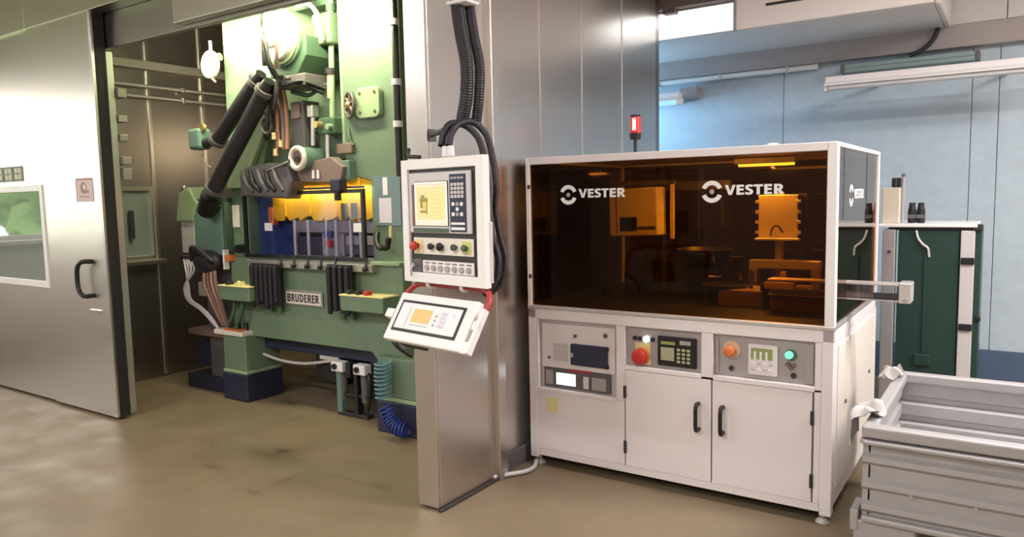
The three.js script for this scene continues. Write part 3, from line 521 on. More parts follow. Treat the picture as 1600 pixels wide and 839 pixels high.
{ // small switch boxes up the jamb
  const list = [[2.43, 0.07, 0.05, 'topmost'], [2.24, 0.05, 0.03, 'second'], [2.10, 0.05, 0.03, 'third'], [1.93, 0.06, 0.06, 'fourth'], [1.83, 0.09, 0.055, 'lowest']];
  for (const [y, h, w, ord] of list) { const t = thing('switch_box', ord + ' small beige switch box of the row up the bright jamb post', 'switch', [-5.56, y, -3.1], { group: 'switch boxes on the jamb post' });
    bx(t, 'box', -5.66, -5.565 + w * 0.6, y - h / 2, y + h / 2, -3.115, -3.046, M.tray, 0.006); bx(t, 'box_lid', -5.65, -5.57 + w * 0.6, y - h / 2 + 0.006, y + h / 2 - 0.006, -3.12, -3.115, M.greyDark, 0.003); } }
{ const c = thing('riser_hose', 'black hose with white clips in the gap between press and return wall', 'hose', [-3.36, 1.2, -3.7]); tb(c, 'hose', [[-3.37, 1.75, -3.70], [-3.37, 2.4, -3.70], [-3.37, 3.2, -3.70]], 0.022, M.black); for (const y of [2.09, 2.36, 2.74]) cy(c, 'white_clip', [-3.37, y - 0.02, -3.70], [-3.37, y + 0.02, -3.70], 0.032, M.paper, 0.032, 14); }
{ const c = thing('booth_lamp', 'tubular lamp hidden behind the booth lintel above the press', 'lamp', [-4.5, 2.89, -3.33]); for (const x of [-5.0, -3.6]) cy(c, 'hanger', [x, 2.95, -3.33], [x, 3.3, -3.33], 0.008, M.greyPanel, 0.008, 8); bx(c, 'housing', -5.58, -3.42, 2.89, 2.96, -3.36, -3.30, M.white, 0.006); cy(c, 'tube', [-5.52, 2.92, -3.364], [-3.48, 2.92, -3.364], 0.014, glow(BOOTH, 6), 0.014, 12); }

// ------------------------------------------------------------ hanging operator console (written in its own frame)
{
  const C = thing('operator_console', 'white operator console with orange screen hanging in front of the steel return wall', 'control panel', [-2.01, 1.502, -2.45], { rotY: -0.182, local: true });
  bx(C, 'housing', -0.225, 0.225, -0.255, 0.262, -0.075, -0.02, M.greyDark, 0.012);
  add(C, 'front_frame', extrude(framedRect(-0.2595, 0.2595, -0.264, 0.264, 0.036), 0.03, 0.004), M.whiteBright, [0, 0, -0.034]);
  bx(C, 'bezel', -0.226, 0.226, -0.23, 0.23, -0.03, -0.014, M.dark, 0.003, 'black recess');
  const sf = bx(C, 'screen_surround', -0.212, 0.19, -0.05, 0.21, -0.014, -0.002, M.greyLight, 0.005);
  const scr = printed(512, 400, (g, w, h) => {
    g.fillStyle = '#f2ddd0'; g.fillRect(0, 0, w, h); g.fillStyle = '#f3c58f'; g.fillRect(30, 40, w - 60, h - 90); g.fillStyle = '#f7cf8e'; g.fillRect(230, 70, 210, 250);
    g.fillStyle = '#8a8436'; g.fillRect(100, 120, 60, 30); g.fillRect(80, 145, 130, 40); g.fillRect(90, 180, 40, 60); g.fillRect(180, 185, 22, 110); g.fillRect(84, 260, 110, 24); g.fillStyle = '#c7b26a'; g.fillRect(130, 195, 40, 60);
    g.strokeStyle = '#c98f5c'; g.lineWidth = 3; for (let k = 0; k < 6; k++) g.strokeRect(250, 90 + k * 38, 160, 24);
    g.fillStyle = '#dcb79c'; g.fillRect(30, 18, w - 60, 12); g.fillStyle = '#e6cdbb'; g.fillRect(0, h - 40, w, 40); });
  plate(sf, 'screen', -0.172, 0.052, -0.02, 0.172, 0.001, 0.004, M.dark, scr, 'orange lit screen', 0.35);
  bx(sf, 'screen_edge', -0.188, -0.172, -0.02, 0.16, -0.003, 0.003, M.brown, 0.002);
  bx(sf, 'function_strip', -0.185, 0.05, -0.045, -0.028, -0.003, 0.001, M.greenDark, 0.001);
  const kp = bx(sf, 'keypad', 0.062, 0.162, -0.042, 0.197, -0.003, 0.001, M.navy, 0.003, 'dark keypad');
  for (let r = 0; r < 4; r++) for (let c = 0; c < 4; c++) bx(kp, 'key', 0.072 + c * 0.021, 0.089 + c * 0.021, 0.148 - r * 0.0165, 0.161 - r * 0.0165, 0, 0.004, M.greyLight, 0.002);
  for (let c = 0; c < 4; c++) bx(kp, 'key', 0.072 + c * 0.021, 0.089 + c * 0.021, 0.176, 0.186, 0, 0.004, M.greyPanel, 0.002);
  for (const [c, r] of [[0, 0], [2, 0], [1, 1], [0, 2], [2, 2], [1, 0], [1, 2]]) bx(kp, 'key', 0.076 + c * 0.026, 0.094 + c * 0.026, 0.066 - r * 0.021, 0.081 - r * 0.021, 0, 0.004, (c + r) % 2 ? M.greyPanel : M.paper, 0.002);
  bx(kp, 'key_bar', 0.07, 0.155, -0.012, -0.002, 0, 0.003, M.paper, 0.001); bx(kp, 'key_bar', 0.07, 0.155, -0.034, -0.022, 0, 0.003, M.paper, 0.001);
  const b1 = bx(C, 'button_strip', -0.195, 0.193, -0.143, -0.07, -0.014, -0.006, M.cream, 0.004);
  bx(b1, 'emergency_stop_plate', -0.19, -0.13, -0.138, -0.078, -0.006, -0.003, M.yellowPale, 0.002); button(b1, 'emergency_stop', [-0.162, -0.105, -0.003], 0.02, 0.035, M.red, 'red mushroom button');
  for (const [x, r, m] of [[-0.061, 0.014, M.dark], [-0.002, 0.018, M.black], [0.088, 0.014, M.greenDark]]) { button(b1, 'rotary_knob', [x, -0.106, -0.006], r, 0.024, m); bx(b1, 'knob_pointer', x - 0.002, x + 0.002, -0.106 - r * 0.8, -0.106 + r * 0.8, 0.016, 0.021, M.dark, 0.001); }
  bx(b1, 'button_plate', 0.125, 0.18, -0.135, -0.08, -0.006, -0.003, std([0.62, 0.62, 0.2], 0.5), 0.002); button(b1, 'rotary_knob', [0.155, -0.107, -0.004], 0.014, 0.024, M.greenDark);
  const b2 = bx(C, 'socket_strip', -0.138, 0.193, -0.222, -0.168, -0.014, -0.006, M.white, 0.004);
  for (let k = 0; k < 7; k++) { const x = -0.105 + k * 0.045; discZ(b2, 'push_button', [x, -0.2, 0.002], 0.013, 0.01, M.greyPanel, undefined, 16); bx(b2, 'button_label', x - 0.015, x + 0.015, -0.181, -0.176, -0.007, -0.0045, M.greyDark, 0.001); }
  bx(C, 'key_switch_plate', -0.205, -0.145, -0.226, -0.165, -0.014, -0.008, M.greyDark, 0.003); cy(C, 'key_switch', [-0.184, -0.19, -0.01], [-0.184, -0.19, 0.012], 0.012, M.steelBright, 0.011, 14); tb(C, 'key_chain', [[-0.184, -0.195, 0.014], [-0.19, -0.215, 0.016], [-0.195, -0.24, 0.012]], 0.004, M.steelBright);
  // back of the console (seen mirrored in the machine's glass)
  bx(C, 'back_plate', -0.222, 0.222, -0.25, 0.25, -0.082, -0.072, M.greyPanel, 0.004); bx(C, 'back_box', -0.1, 0.17, -0.16, -0.02, -0.125, -0.082, M.dark, 0.008, 'dark box on the back');
  for (const x of [-0.016, 0.018]) { cy(C, 'cable_gland', [x, 0.262, -0.053], [x, 0.318, -0.053], 0.018, M.paper, 0.014, 14); }
  bx(C, 'top_plate', -0.06, 0.06, 0.262, 0.272, -0.075, -0.025, M.black, 0.003);
  bx(C, 'side_rail', 0.255, 0.266, -0.25, 0.0, -0.05, -0.03, M.greyLight, 0.004);
  // red tube that carries the keyboard
  tb(C, 'red_tube_frame', [[-0.275, -0.4, 0.02], [-0.265, -0.34, 0.0], [-0.225, -0.29, -0.03], [-0.15, -0.278, -0.04], [0.0, -0.278, -0.04], [0.18, -0.278, -0.04], [0.25, -0.285, -0.03], [0.285, -0.32, 0.0], [0.275, -0.42, 0.06], [0.255, -0.48, 0.1]], 0.012, M.redTube, 'red tube frame');
  for (const x of [-0.12, 0.1]) add(C, 'white_clamp', new THREE.TorusGeometry(0.018, 0.009, 8, 18), M.whiteBright, [x, -0.272, -0.035], [0, Math.PI / 2, 0]);
  // tilted keyboard
  const tilt = new THREE.Quaternion().setFromEuler(new THREE.Euler(-0.58, 0.07, -0.02, 'YXZ')), o = new THREE.Vector3(0.058, -0.402, 0.118);
  const kpos = (x, y, z) => new THREE.Vector3(x, y, z).applyQuaternion(tilt).add(o).toArray();
  const kb = (parent, name, x0, x1, y0, y1, z0, z1, m, r, label) => add(parent, name, boxGeo(x1 - x0, y1 - y0, z1 - z0, r), m, kpos((x0 + x1) / 2, (y0 + y1) / 2, (z0 + z1) / 2), tilt, label);
  const K = kb(C, 'keyboard_panel', -0.242, 0.225, -0.108, 0.113, -0.035, 0, M.whiteBright, 0.008, 'tilted white keyboard panel');
  kb(K, 'keyboard_rim', -0.21, 0.172, -0.066, 0.077, 0, 0.004, M.black, 0.003); kb(K, 'keyboard_face', -0.198, 0.16, -0.054, 0.065, 0.002, 0.006, M.paper, 0.003);
  kb(K, 'display', -0.11, 0.0, -0.02, 0.042, 0.005, 0.0085, glow([0.95, 0.62, 0.22], 0.7), 0.002, 'orange display');
  for (let r = 0; r < 4; r++) for (let c = 0; c < 2; c++) kb(K, 'key', 0.052 + c * 0.02, 0.07 + c * 0.02, 0.028 - r * 0.018, 0.042 - r * 0.018, 0.005, 0.009, M.lilac, 0.002);
  for (let r = 0; r < 3; r++) kb(K, 'key', 0.024, 0.034, 0.015 - r * 0.02, 0.026 - r * 0.02, 0.005, 0.009, M.greyPanel, 0.002);
  kb(K, 'print_line', -0.138, -0.134, -0.045, 0.045, 0.005, 0.007, M.greyPanel, 0.001); kb(K, 'print_line', -0.11, 0, -0.034, -0.03, 0.005, 0.007, M.greyPanel, 0.001); kb(K, 'print_line', 0.122, 0.13, 0.02, 0.04, 0.005, 0.007, M.lilac, 0.001);
  for (const [x, w] of [[-0.285, 0.05], [0.235, 0.03]]) kb(K, 'side_clamp', x, x + w, -0.012, 0.03, -0.03, 0.006, M.whiteBright, 0.006);
  kb(K, 'end_rail', 0.25, 0.265, -0.11, 0.085, -0.03, 0.006, M.whiteBright, 0.005); kb(K, 'end_block', 0.225, 0.255, -0.112, -0.06, -0.03, 0.004, M.whiteBright, 0.005);
  kb(K, 'under_box', -0.17, -0.02, -0.11, 0.06, -0.075, -0.035, M.dark, 0.008);
  tb(C, 'dark_cable', [[-0.29, -0.36, -0.02], [-0.305, -0.43, 0.03], [-0.27, -0.5, 0.08], [-0.22, -0.55, 0.08], [-0.2, -0.6, 0.02]], 0.012, M.black);
}
{ // hoses that feed the console
  const hose = (label, pts, r) => solo('corrugated_hose', label, 'hose', ridged(pts, r, 0.011, 0.0022), M.hose, pts[0]);
  hose('left one of two thick black hoses coming down to the console', [[-2.05, 3.3, -2.64], [-2.04, 2.46, -2.64], [-2.022, 2.32, -2.64], [-1.995, 2.18, -2.64], [-2.0, 2.045, -2.64], [-2.04, 1.93, -2.655]], 0.03);
  hose('right one of two thick black hoses coming down to the console', [[-2.015, 3.3, -2.69], [-2.01, 2.45, -2.69], [-1.99, 2.31, -2.69], [-1.963, 2.175, -2.69], [-1.97, 2.04, -2.69], [-2.005, 1.92, -2.71]], 0.024);
  { const c = thing('hose_clip', 'white strap clip round the two thick black hoses', 'clip', [-2.015, 2.44, -2.65]); bx(c, 'strap', -2.075, -1.962, 2.43, 2.448, -2.703, -2.604, M.paper, 0.008); }
  const loop = (label, dx, dz) => { const pts = [[-2.034 + dx, 1.822, -2.499 + dz * 0.2], [-2.036 + dx, 1.875, -2.52 + dz * 0.3], [-2.03 + dx, 1.918, -2.56 + dz * 0.5], [-2.0 + dx * 0.6, 1.915 + dx * 0.4, -2.62 + dz], [-1.952 + dx * 0.5, 1.862 + dx * 0.5, -2.65 + dz], [-1.918 + dx * 0.6, 1.762, -2.65 + dz], [-1.902 + dx * 0.5, 1.651, -2.65 + dz], [-1.907 + dx * 0.5, 1.54, -2.65 + dz], [-1.887 + dx * 0.5, 1.428, -2.65 + dz], [-1.858 + dx * 0.4, 1.33, -2.65 + dz], [-1.872 + dx * 0.4, 1.231, -2.64 + dz], [-1.915, 1.175, -2.62 + dz]]; solo('console_cable', label, 'cable', ridged(pts, 0.0155, 0.008, 0.0012, 10), M.hose, pts[0]); };
  loop('inner black cable looping from the console top round its right side', 0, 0); loop('outer black cable looping from the console top round its right side', 0.034, -0.034);
  { const c = thing('support_arm', 'short dark arm holding the console hoses to the return wall', 'bracket', [-2.3, 1.91, -2.66]); cy(c, 'arm', [-2.398, 1.912, -2.87], [-2.06, 1.90, -2.58], 0.013, M.dark, 0.012, 16); bx(c, 'wall_plate', -2.397, -2.389, 1.88, 1.94, -2.90, -2.845, M.greyDark, 0.004); }
  tb(thing('loose_cable', 'thin black cable end curling at the top left corner of the console', 'cable', [-2.3, 1.8, -2.5]), 'cable', [[-2.36, 1.83, -2.66], [-2.31, 1.795, -2.6], [-2.26, 1.79, -2.57], [-2.2, 1.785, -2.55]], 0.009, M.black);
}
{ const p = [[-2.41, 0.016, -3.33], [-2.35, 0.016, -3.42], [-2.30, 0.016, -3.50], [-2.29, 0.016, -3.58], [-2.34, 0.016, -3.70], [-2.38, 0.016, -3.9]]; solo('floor_cable', 'pale grey cable curving over the floor between booth post and machine foot', 'cable', tubeGeo(p, 0.014, 48), M.greyLight, p[0]); }

// ------------------------------------------------------------ the glazed inspection machine
{
  const X0 = -2.367, X1 = -0.674, ZF = -3.672, ZB = -4.955, YM = 0.945, YT = 1.822;
  const m = thing('inspection_machine', 'white inspection machine with dark amber glazed upper half and white cupboard base', 'machine', [-1.52, 0, -4.3]);
  // base
  for (const [x, z] of [[X0, ZF], [X1 - 0.055, ZF], [X0, ZB + 0.055], [X1 - 0.055, ZB + 0.055]]) bx(m, 'corner_post', x, x + 0.055, 0.045, YM, z - 0.055, z, M.white, 0.006);
  for (const [x, z] of [[-2.325, -3.72], [-0.72, -3.72], [-2.325, -4.9], [-0.72, -4.9]]) { const f = cy(m, 'foot', [x, 0.018, z], [x, 0.05, z], 0.012, M.steelBright, 0.012, 14); cy(f, 'foot_pad', [x, 0, z], [x, 0.02, z], 0.034, M.greyLight, 0.018, 18); }
  bx(m, 'top_rail', X0, X1, 0.885, YM, ZF - 0.05, ZF, M.white, 0.006); bx(m, 'top_rail', X1 - 0.05, X1, 0.885, YM, ZB, ZF - 0.05, M.white, 0.006);
  bx(m, 'bottom_rail', -2.312, -0.73, 0.06, 0.10, ZF - 0.05, ZF - 0.004, M.white, 0.005);
  bx(m, 'base_body', X0 + 0.02, X1 - 0.03, 0.075, 0.93, ZB + 0.01, ZF - 0.13, M.greyPanel, 0.004);
  bx(m, 'counter_strip', X0 - 0.002, X1 + 0.002, YM, YM + 0.022, ZB, ZF + 0.003, M.alu, 0.005, 'brushed metal strip');
  // left cover with its instrument opening, middle mullion
  bx(m, 'fixed_panel', -2.312, -1.748, 0.1, 0.47, ZF - 0.022, ZF - 0.003, M.white, 0.004);
  bx(m, 'panel_stile', -2.312, -2.30, 0.47, 0.885, ZF - 0.05, ZF - 0.001, M.white, 0.004); bx(m, 'panel_stile', -1.795, -1.742, 0.47, 0.885, ZF - 0.05, ZF - 0.001, M.white, 0.004);
  bx(m, 'panel_stile', -1.312, -1.25, 0.655, 0.885, ZF - 0.05, ZF - 0.001, M.white, 0.004); bx(m, 'panel_stile', -0.758, -0.728, 0.655, 0.885, ZF - 0.05, ZF - 0.001, M.white, 0.004);
  bx(m, 'panel_ledge', -1.742, -1.312, 0.645, 0.67, ZF - 0.05, ZF + 0.003, M.white, 0.004); bx(m, 'panel_ledge', -1.25, -0.758, 0.645, 0.672, ZF - 0.05, ZF + 0.003, M.white, 0.004); bx(m, 'panel_ledge', -2.30, -1.795, 0.455, 0.478, ZF - 0.05, ZF + 0.002, M.white, 0.004);
  // doors
  const door = (x0, x1, hx, hinge) => {
    const d = bx(m, 'door', x0, x1, 0.1, 0.643, ZF - 0.022, ZF - 0.002, M.white, 0.004);
    tb(d, 'handle', [[hx, 0.378, ZF - 0.003], [hx, 0.378, ZF + 0.035], [hx, 0.40, ZF + 0.045], [hx, 0.445, ZF + 0.045], [hx, 0.49, ZF + 0.045], [hx, 0.512, ZF + 0.035], [hx, 0.512, ZF - 0.003]], 0.011, M.black, 'black bow handle');
    for (const y of [0.52, 0.21]) bx(d, 'hinge', hinge - 0.008, hinge + 0.008, y - 0.035, y + 0.035, ZF - 0.004, ZF + 0.01, M.dark, 0.004);
    return d; };
  door(-1.742, -1.260, -1.325, -1.742); const d2 = door(-1.254, -0.765, -1.196, -0.765); bx(d2, 'door_seal', -0.764, -0.760, 0.15, 0.64, ZF - 0.01, ZF - 0.001, M.greyDark, 0.001);
  bx(m, 'right_stile', -0.759, -0.728, 0.1, 0.645, ZF - 0.022, ZF - 0.002, M.white, 0.004);
  plate(m, 'yellow_stickers', -2.25, -2.17, 0.335, 0.425, ZF - 0.0015, 0.003, M.yellowPale, printed(64, 64, (g, w, h) => { g.fillStyle = '#e9e0c4'; g.fillRect(0, 0, w, h); g.fillStyle = '#e8dd9a'; g.fillRect(2, 4, 26, 54); g.fillRect(36, 4, 26, 54); }), 'pale yellow stickers');
  // instrument panel at the left
  { const R = ZF - 0.03, p = bx(m, 'instrument_panel', -2.30, -1.795, 0.478, 0.885, R - 0.03, R, M.greyLight, 0.004);
    bx(p, 'panel_face', -2.285, -1.81, 0.60, 0.862, R, R + 0.012, M.white, 0.006);
    bx(p, 'rubber_flap', -2.087, -1.85, 0.632, 0.757, R + 0.012, R + 0.03, M.navy, 0.01, 'black flap'); bx(p, 'flap_hinge', -1.862, -1.842, 0.735, 0.757, R + 0.02, R + 0.034, M.black, 0.004); bx(p, 'flap_hinge', -1.862, -1.842, 0.632, 0.655, R + 0.02, R + 0.034, M.black, 0.004); bx(p, 'flap_latch', -2.08, -2.065, 0.68, 0.705, R + 0.03, R + 0.036, M.greyPanel, 0.003);
    for (let k = 0; k < 7; k++) bx(p, 'vent_slat', -2.205, -2.112, 0.645 + k * 0.0155, 0.656 + k * 0.0155, R + 0.012, R + 0.017, M.greyLight, 0.001);
    for (const [x, y, r] of [[-2.06, 0.80, 0.011], [-1.867, 0.818, 0.013], [-2.235, 0.66, 0.009]]) discZ(p, 'screw_knob', [x, y, R + 0.02], r, 0.012, M.greyDark, undefined, 14);
    const u = bx(p, 'computer_front', -2.272, -1.838, 0.487, 0.597, R, R + 0.014, M.greyDark, 0.004, 'dark grey computer front');
    bx(u, 'lit_display', -2.188, -2.06, 0.505, 0.575, R + 0.014, R + 0.017, glow([1, 1, 1], 1.1), 0.002, 'white lit display'); bx(u, 'drive_bay', -2.26, -2.21, 0.5, 0.585, R + 0.014, R + 0.017, M.greyPanel, 0.002); bx(u, 'drive_bay', -2.01, -1.975, 0.5, 0.57, R + 0.014, R + 0.017, M.lilac, 0.002); bx(u, 'vent_grille', -1.955, -1.865, 0.5, 0.572, R + 0.014, R + 0.017, M.greyPanel, 0.002);
    bx(u, 'red_strip', -2.11, -1.96, 0.59, 0.603, R + 0.012, R + 0.018, M.redTube, 0.002); }
  { const R = ZF - 0.024, p = bx(m, 'operator_panel', -1.742, -1.312, 0.67, 0.885, R - 0.03, R, M.greyPanel, 0.004, 'grey operator panel');
    bx(p, 'stop_plate', -1.69, -1.60, 0.68, 0.80, R, R + 0.003, M.yellowPale, 0.002); button(p, 'emergency_stop', [-1.65, 0.727, R], 0.042, 0.06, M.red, 'red emergency stop button'); discZ(p, 'stop_collar', [-1.65, 0.727, R + 0.02], 0.046, 0.02, M.orange);
    for (const x of [-1.69, -1.66]) discZ(p, 'dark_switch', [x, 0.822, R + 0.012], 0.012, 0.014, M.dark, undefined, 16); discZ(p, 'white_lamp', [-1.622, 0.822, R + 0.016], 0.018, 0.02, glow([1, 0.97, 1], 1.3), 'white lit lamp', 18); discZ(p, 'dark_switch', [-1.587, 0.822, R + 0.012], 0.012, 0.014, M.dark, undefined, 16);
    const k = bx(p, 'controller', -1.555, -1.342, 0.69, 0.848, R, R + 0.018, M.black, 0.005, 'black framed controller');
    bx(k, 'small_screen', -1.535, -1.455, 0.805, 0.822, R + 0.018, R + 0.02, std([0.3, 0.34, 0.12], 0.4), 0.001); bx(k, 'pale_screen', -1.535, -1.46, 0.72, 0.79, R + 0.018, R + 0.02, std([0.42, 0.42, 0.27], 0.4), 0.001); bx(k, 'grey_label', -1.43, -1.37, 0.81, 0.832, R + 0.018, R + 0.02, M.greyPanel, 0.001);
    for (let r = 0; r < 4; r++) for (let c = 0; c < 3; c++) bx(k, 'key', -1.445 + c * 0.027, -1.427 + c * 0.027, 0.775 - r * 0.021, 0.789 - r * 0.021, R + 0.018, R + 0.022, std([0.45, 0.45, 0.26], 0.5), 0.002); }
  { const R = ZF - 0.024, p = bx(m, 'weigher_panel', -1.25, -0.758, 0.672, 0.885, R - 0.03, R, M.greyPanel, 0.004, 'grey panel with green lamp');
    bx(p, 'side_bar', -0.80, -0.765, 0.68, 0.87, R, R + 0.012, M.greyPanel, 0.003); bx(p, 'side_bar', -1.243, -1.225, 0.68, 0.87, R, R + 0.008, M.greyPanel, 0.003);
    button(p, 'emergency_stop', [-1.165, 0.805, R], 0.028, 0.045, M.orange, 'orange red stop button'); discZ(p, 'stop_collar', [-1.16, 0.81, R + 0.006], 0.045, 0.008, std([0.72, 0.5, 0.34], 0.5)); discZ(p, 'key_switch', [-1.16, 0.715, R + 0.014], 0.012, 0.016, M.dark, undefined, 16);
    const d = bx(p, 'display_unit', -1.075, -0.932, 0.695, 0.85, R, R + 0.016, M.white, 0.006, 'white display unit'); bx(d, 'green_screen', -1.06, -0.955, 0.775, 0.832, R + 0.016, R + 0.018, std([0.30, 0.36, 0.14], 0.4), 0.002);
    for (let r = 0; r < 2; r++) for (let c = 0; c < 4; c++) bx(d, 'key', -1.06 + c * 0.029, -1.04 + c * 0.029, 0.748 - r * 0.03, 0.762 - r * 0.03, R + 0.016, R + 0.02, (r + c) % 2 ? M.greyLight : M.whiteBright, 0.002);
    for (let c = 0; c < 3; c++) bx(d, 'bar_mark', -1.045 + c * 0.028, -1.035 + c * 0.028, 0.772, 0.815, R + 0.018, R + 0.019, M.paper, 0.0005);
    discZ(p, 'green_lamp', [-0.878, 0.812, R + 0.022], 0.019, 0.026, glow([0.25, 1, 0.65], 0.9), 'green lit lamp', 20); discZ(p, 'lamp_collar', [-0.872, 0.81, R + 0.008], 0.027, 0.01, M.greenDark);
    for (const [x, y] of [[-0.885, 0.765], [-0.86, 0.762], [-0.872, 0.75]]) discZ(p, 'selector', [x, y, R + 0.012], 0.011, 0.014, M.brown, undefined, 14); discZ(p, 'key_switch', [-0.858, 0.712, R + 0.014], 0.013, 0.016, M.dark, undefined, 16); }
  // right side of the base
  bx(m, 'side_panel', X1 - 0.02, X1 - 0.002, 0.08, 0.885, ZB + 0.055, ZF - 0.056, M.white, 0.004); bx(m, 'side_access_panel', X1 - 0.003, X1 + 0.004, 0.16, 0.86, ZB + 0.1, ZF - 0.1, M.cream, 0.006);
  bx(m, 'side_panel', X0 + 0.002, X0 + 0.02, 0.08, 0.93, ZB + 0.055, ZF - 0.056, M.white, 0.004);
  for (const z of [-3.95, -4.68]) cy(m, 'side_fixing', [X1, 0.55, z], [X1 + 0.012, 0.55, z], 0.012, M.greyDark, 0.01, 12);
  // glazed upper half
  const y0 = YM + 0.02, pw = 0.028;
  bx(m, 'frame_post', X0, X0 + pw, y0, YT, ZF - pw, ZF, M.whiteBright, 0.004); bx(m, 'frame_post', X1 - 0.046, X1, y0, YT, ZF - 0.046, ZF, M.whiteBright, 0.005);
  bx(m, 'frame_post', X0, X0 + pw, y0, YT, ZB, ZB + pw, M.whiteBright, 0.004); bx(m, 'frame_post', X1 - pw, X1, y0, YT, ZB, ZB + pw, M.whiteBright, 0.004);
  bx(m, 'frame_rail', X0 + pw, X1 - 0.046, YT - 0.04, YT, ZF - pw, ZF, M.white, 0.004); bx(m, 'frame_rail', X0 + pw, X1 - pw, YT - 0.03, YT, ZB, ZB + pw, M.white, 0.004);
  bx(m, 'frame_rail', X1 - pw, X1, YT - 0.022, YT, ZB + pw, ZF - 0.046, M.white, 0.004); bx(m, 'frame_rail', X0, X0 + pw, YT - 0.03, YT, ZB + pw, ZF - pw, M.white, 0.004);
  bx(m, 'lid', X0 + 0.03, X1 - 0.03, YT - 0.016, YT - 0.002, ZB + 0.03, ZF - 0.03, M.white, 0.003); cy(m, 'lid_vent', [-1.13, YT - 0.002, -4.3], [-1.13, YT + 0.045, -4.3], 0.05, M.whiteBright, 0.03, 20);
  const front = bx(m, 'front_pane', X0 + pw, X1 - 0.047, y0 + 0.002, YT - 0.04, ZF - 0.012, ZF - 0.008, amber, 0.0005, 'dark amber front pane');
  const paneShape = poly([[-ZF + 0.047, y0 + 0.002], [-ZB - pw, y0 + 0.002], [-ZB - pw, YT - 0.022], [-ZF + 0.047, YT - 0.022]]); paneShape.holes.push(poly([[3.985, 1.045], [3.985, 1.155], [4.115, 1.155], [4.115, 1.045]]));
  const side = add(m, 'side_pane', extrude(paneShape, 0.004), amberSide, [X1 - 0.012, 0, 0], [0, Math.PI / 2, 0], 'dark amber side pane');
  bx(m, 'back_pane', X0 + pw, X1 - pw, y0 + 0.002, YT - 0.03, ZB + 0.01, ZB + 0.014, smoke, 0.0005); bx(m, 'left_pane', X0 + 0.008, X0 + 0.012, y0 + 0.002, YT - 0.03, ZB + pw, ZF - pw, smoke, 0.0005);
  for (const y of [1.655, 1.135]) bx(m, 'pane_hinge', X0 + 0.014, X0 + 0.032, y - 0.012, y + 0.012, ZF, ZF + 0.008, M.dark, 0.003);
  // printed emblem and name, built as thin white shapes on the panes
  const arc = (r0, r1, a0, a1) => { const s = new THREE.Shape(); s.absarc(0, 0, r1, a0, a1, false); s.absarc(0, 0, r0, a1, a0, true); s.closePath(); return s; };
  const emblem = () => { const g = [arc(0.033, 0.055, rad(22), rad(158)), arc(0.033, 0.055, rad(202), rad(338))].map((s) => new THREE.ExtrudeGeometry(s, { depth: 0.001, bevelEnabled: false, curveSegments: 24 }));
    return mergeGeometries(g.map((q) => { const n = q.index ? q.toNonIndexed() : q; n.deleteAttribute('uv'); return n; })); };
  const E = emblem(), ink = std([0.85, 0.84, 0.83], 0.6), tx = textGeo('VESTER', 0.05, 0.285, 0.001, 0.025);
  for (const cx of [-2.087, -1.262]) { add(front, 'emblem', E, ink, [cx, 1.605, ZF - 0.0075], undefined, 'white ring emblem'); discZ(front, 'emblem_centre', [cx, 1.605, ZF - 0.0065], 0.012, 0.001, M.greyPanel); add(front, 'lettering', tx, ink, [cx + 0.066, 1.587, ZF - 0.0078], undefined, 'white lettering'); }
  add(side, 'emblem', E, ink, [X1 - 0.0075, 1.572, -4.07], [0, Math.PI / 2, 0]); add(side, 'lettering', tx, ink, [X1 - 0.0078, 1.555, -4.15], [0, Math.PI / 2, 0]);
  // what stands inside
  bx(m, 'machine_bed', X0 + 0.03, X1 - 0.03, y0 - 0.01, y0 + 0.005, ZB + 0.03, ZF - 0.03, M.black, 0.002);
  const il = bx(m, 'interior_lamp', -1.40, -1.05, 1.765, 1.80, -4.53, -4.47, M.greyLight, 0.006); cy(il, 'lamp_tube', [-1.38, 1.762, -4.5], [-1.06, 1.762, -4.5], 0.012, glow([1, 0.95, 0.85], 7), 0.012, 12);
  const ep = bx(m, 'mounting_plate', -1.265, -1.04, 1.325, 1.58, -4.53, -4.515, M.cream, 0.004, 'plate lit by the inner lamp'); for (const y of [1.36, 1.42, 1.48, 1.54]) for (const x of [-1.27, -1.035]) bx(ep, 'plate_lug', x - 0.012, x + 0.012, y - 0.01, y + 0.01, -4.53, -4.51, M.greyLight, 0.003);
  tb(ep, 'sensor_cable', [[-1.19, 1.34, -4.5], [-1.17, 1.39, -4.48], [-1.145, 1.40, -4.48], [-1.12, 1.36, -4.5]], 0.005, M.black); bx(ep, 'plate_foot', -1.27, -1.02, 1.315, 1.328, -4.5, -4.46, M.whiteBright, 0.003);
  cy(m, 'plate_post', [-1.15, y0, -4.55], [-1.15, 1.6, -4.55], 0.025, M.greyPanel, 0.025, 16);
  bx(m, 'cross_beam', -1.30, -0.90, 1.15, 1.20, -4.52, -4.45, M.greyLight, 0.006); bx(m, 'beam_leg', -1.30, -1.25, y0, 1.15, -4.5, -4.45, M.greyPanel, 0.005); bx(m, 'beam_leg', -0.95, -0.9, y0, 1.15, -4.5, -4.45, M.greyPanel, 0.005);
  bx(m, 'feeder_block', -1.37, -1.12, y0, 1.06, -4.35, -4.1, M.mauve, 0.008); bx(m, 'drive_block', -1.07, -0.8, y0, 1.05, -4.3, -4.05, M.mauve, 0.008); bx(m, 'dark_column', -1.12, -1.08, y0, 1.1, -4.15, -4.08, M.black, 0.006);
  const st = bx(m, 'added_light_strip', -1.88, -1.44, 1.786, 1.80, -3.714, -3.702, M.greyLight, 0.002); bx(st, 'added_strip_lens', -1.87, -1.45, 1.7865, 1.7995, -3.7155, -3.714, glow([1, 0.95, 0.85], 3), 0.0004);  // hidden strip added to brighten the inner box
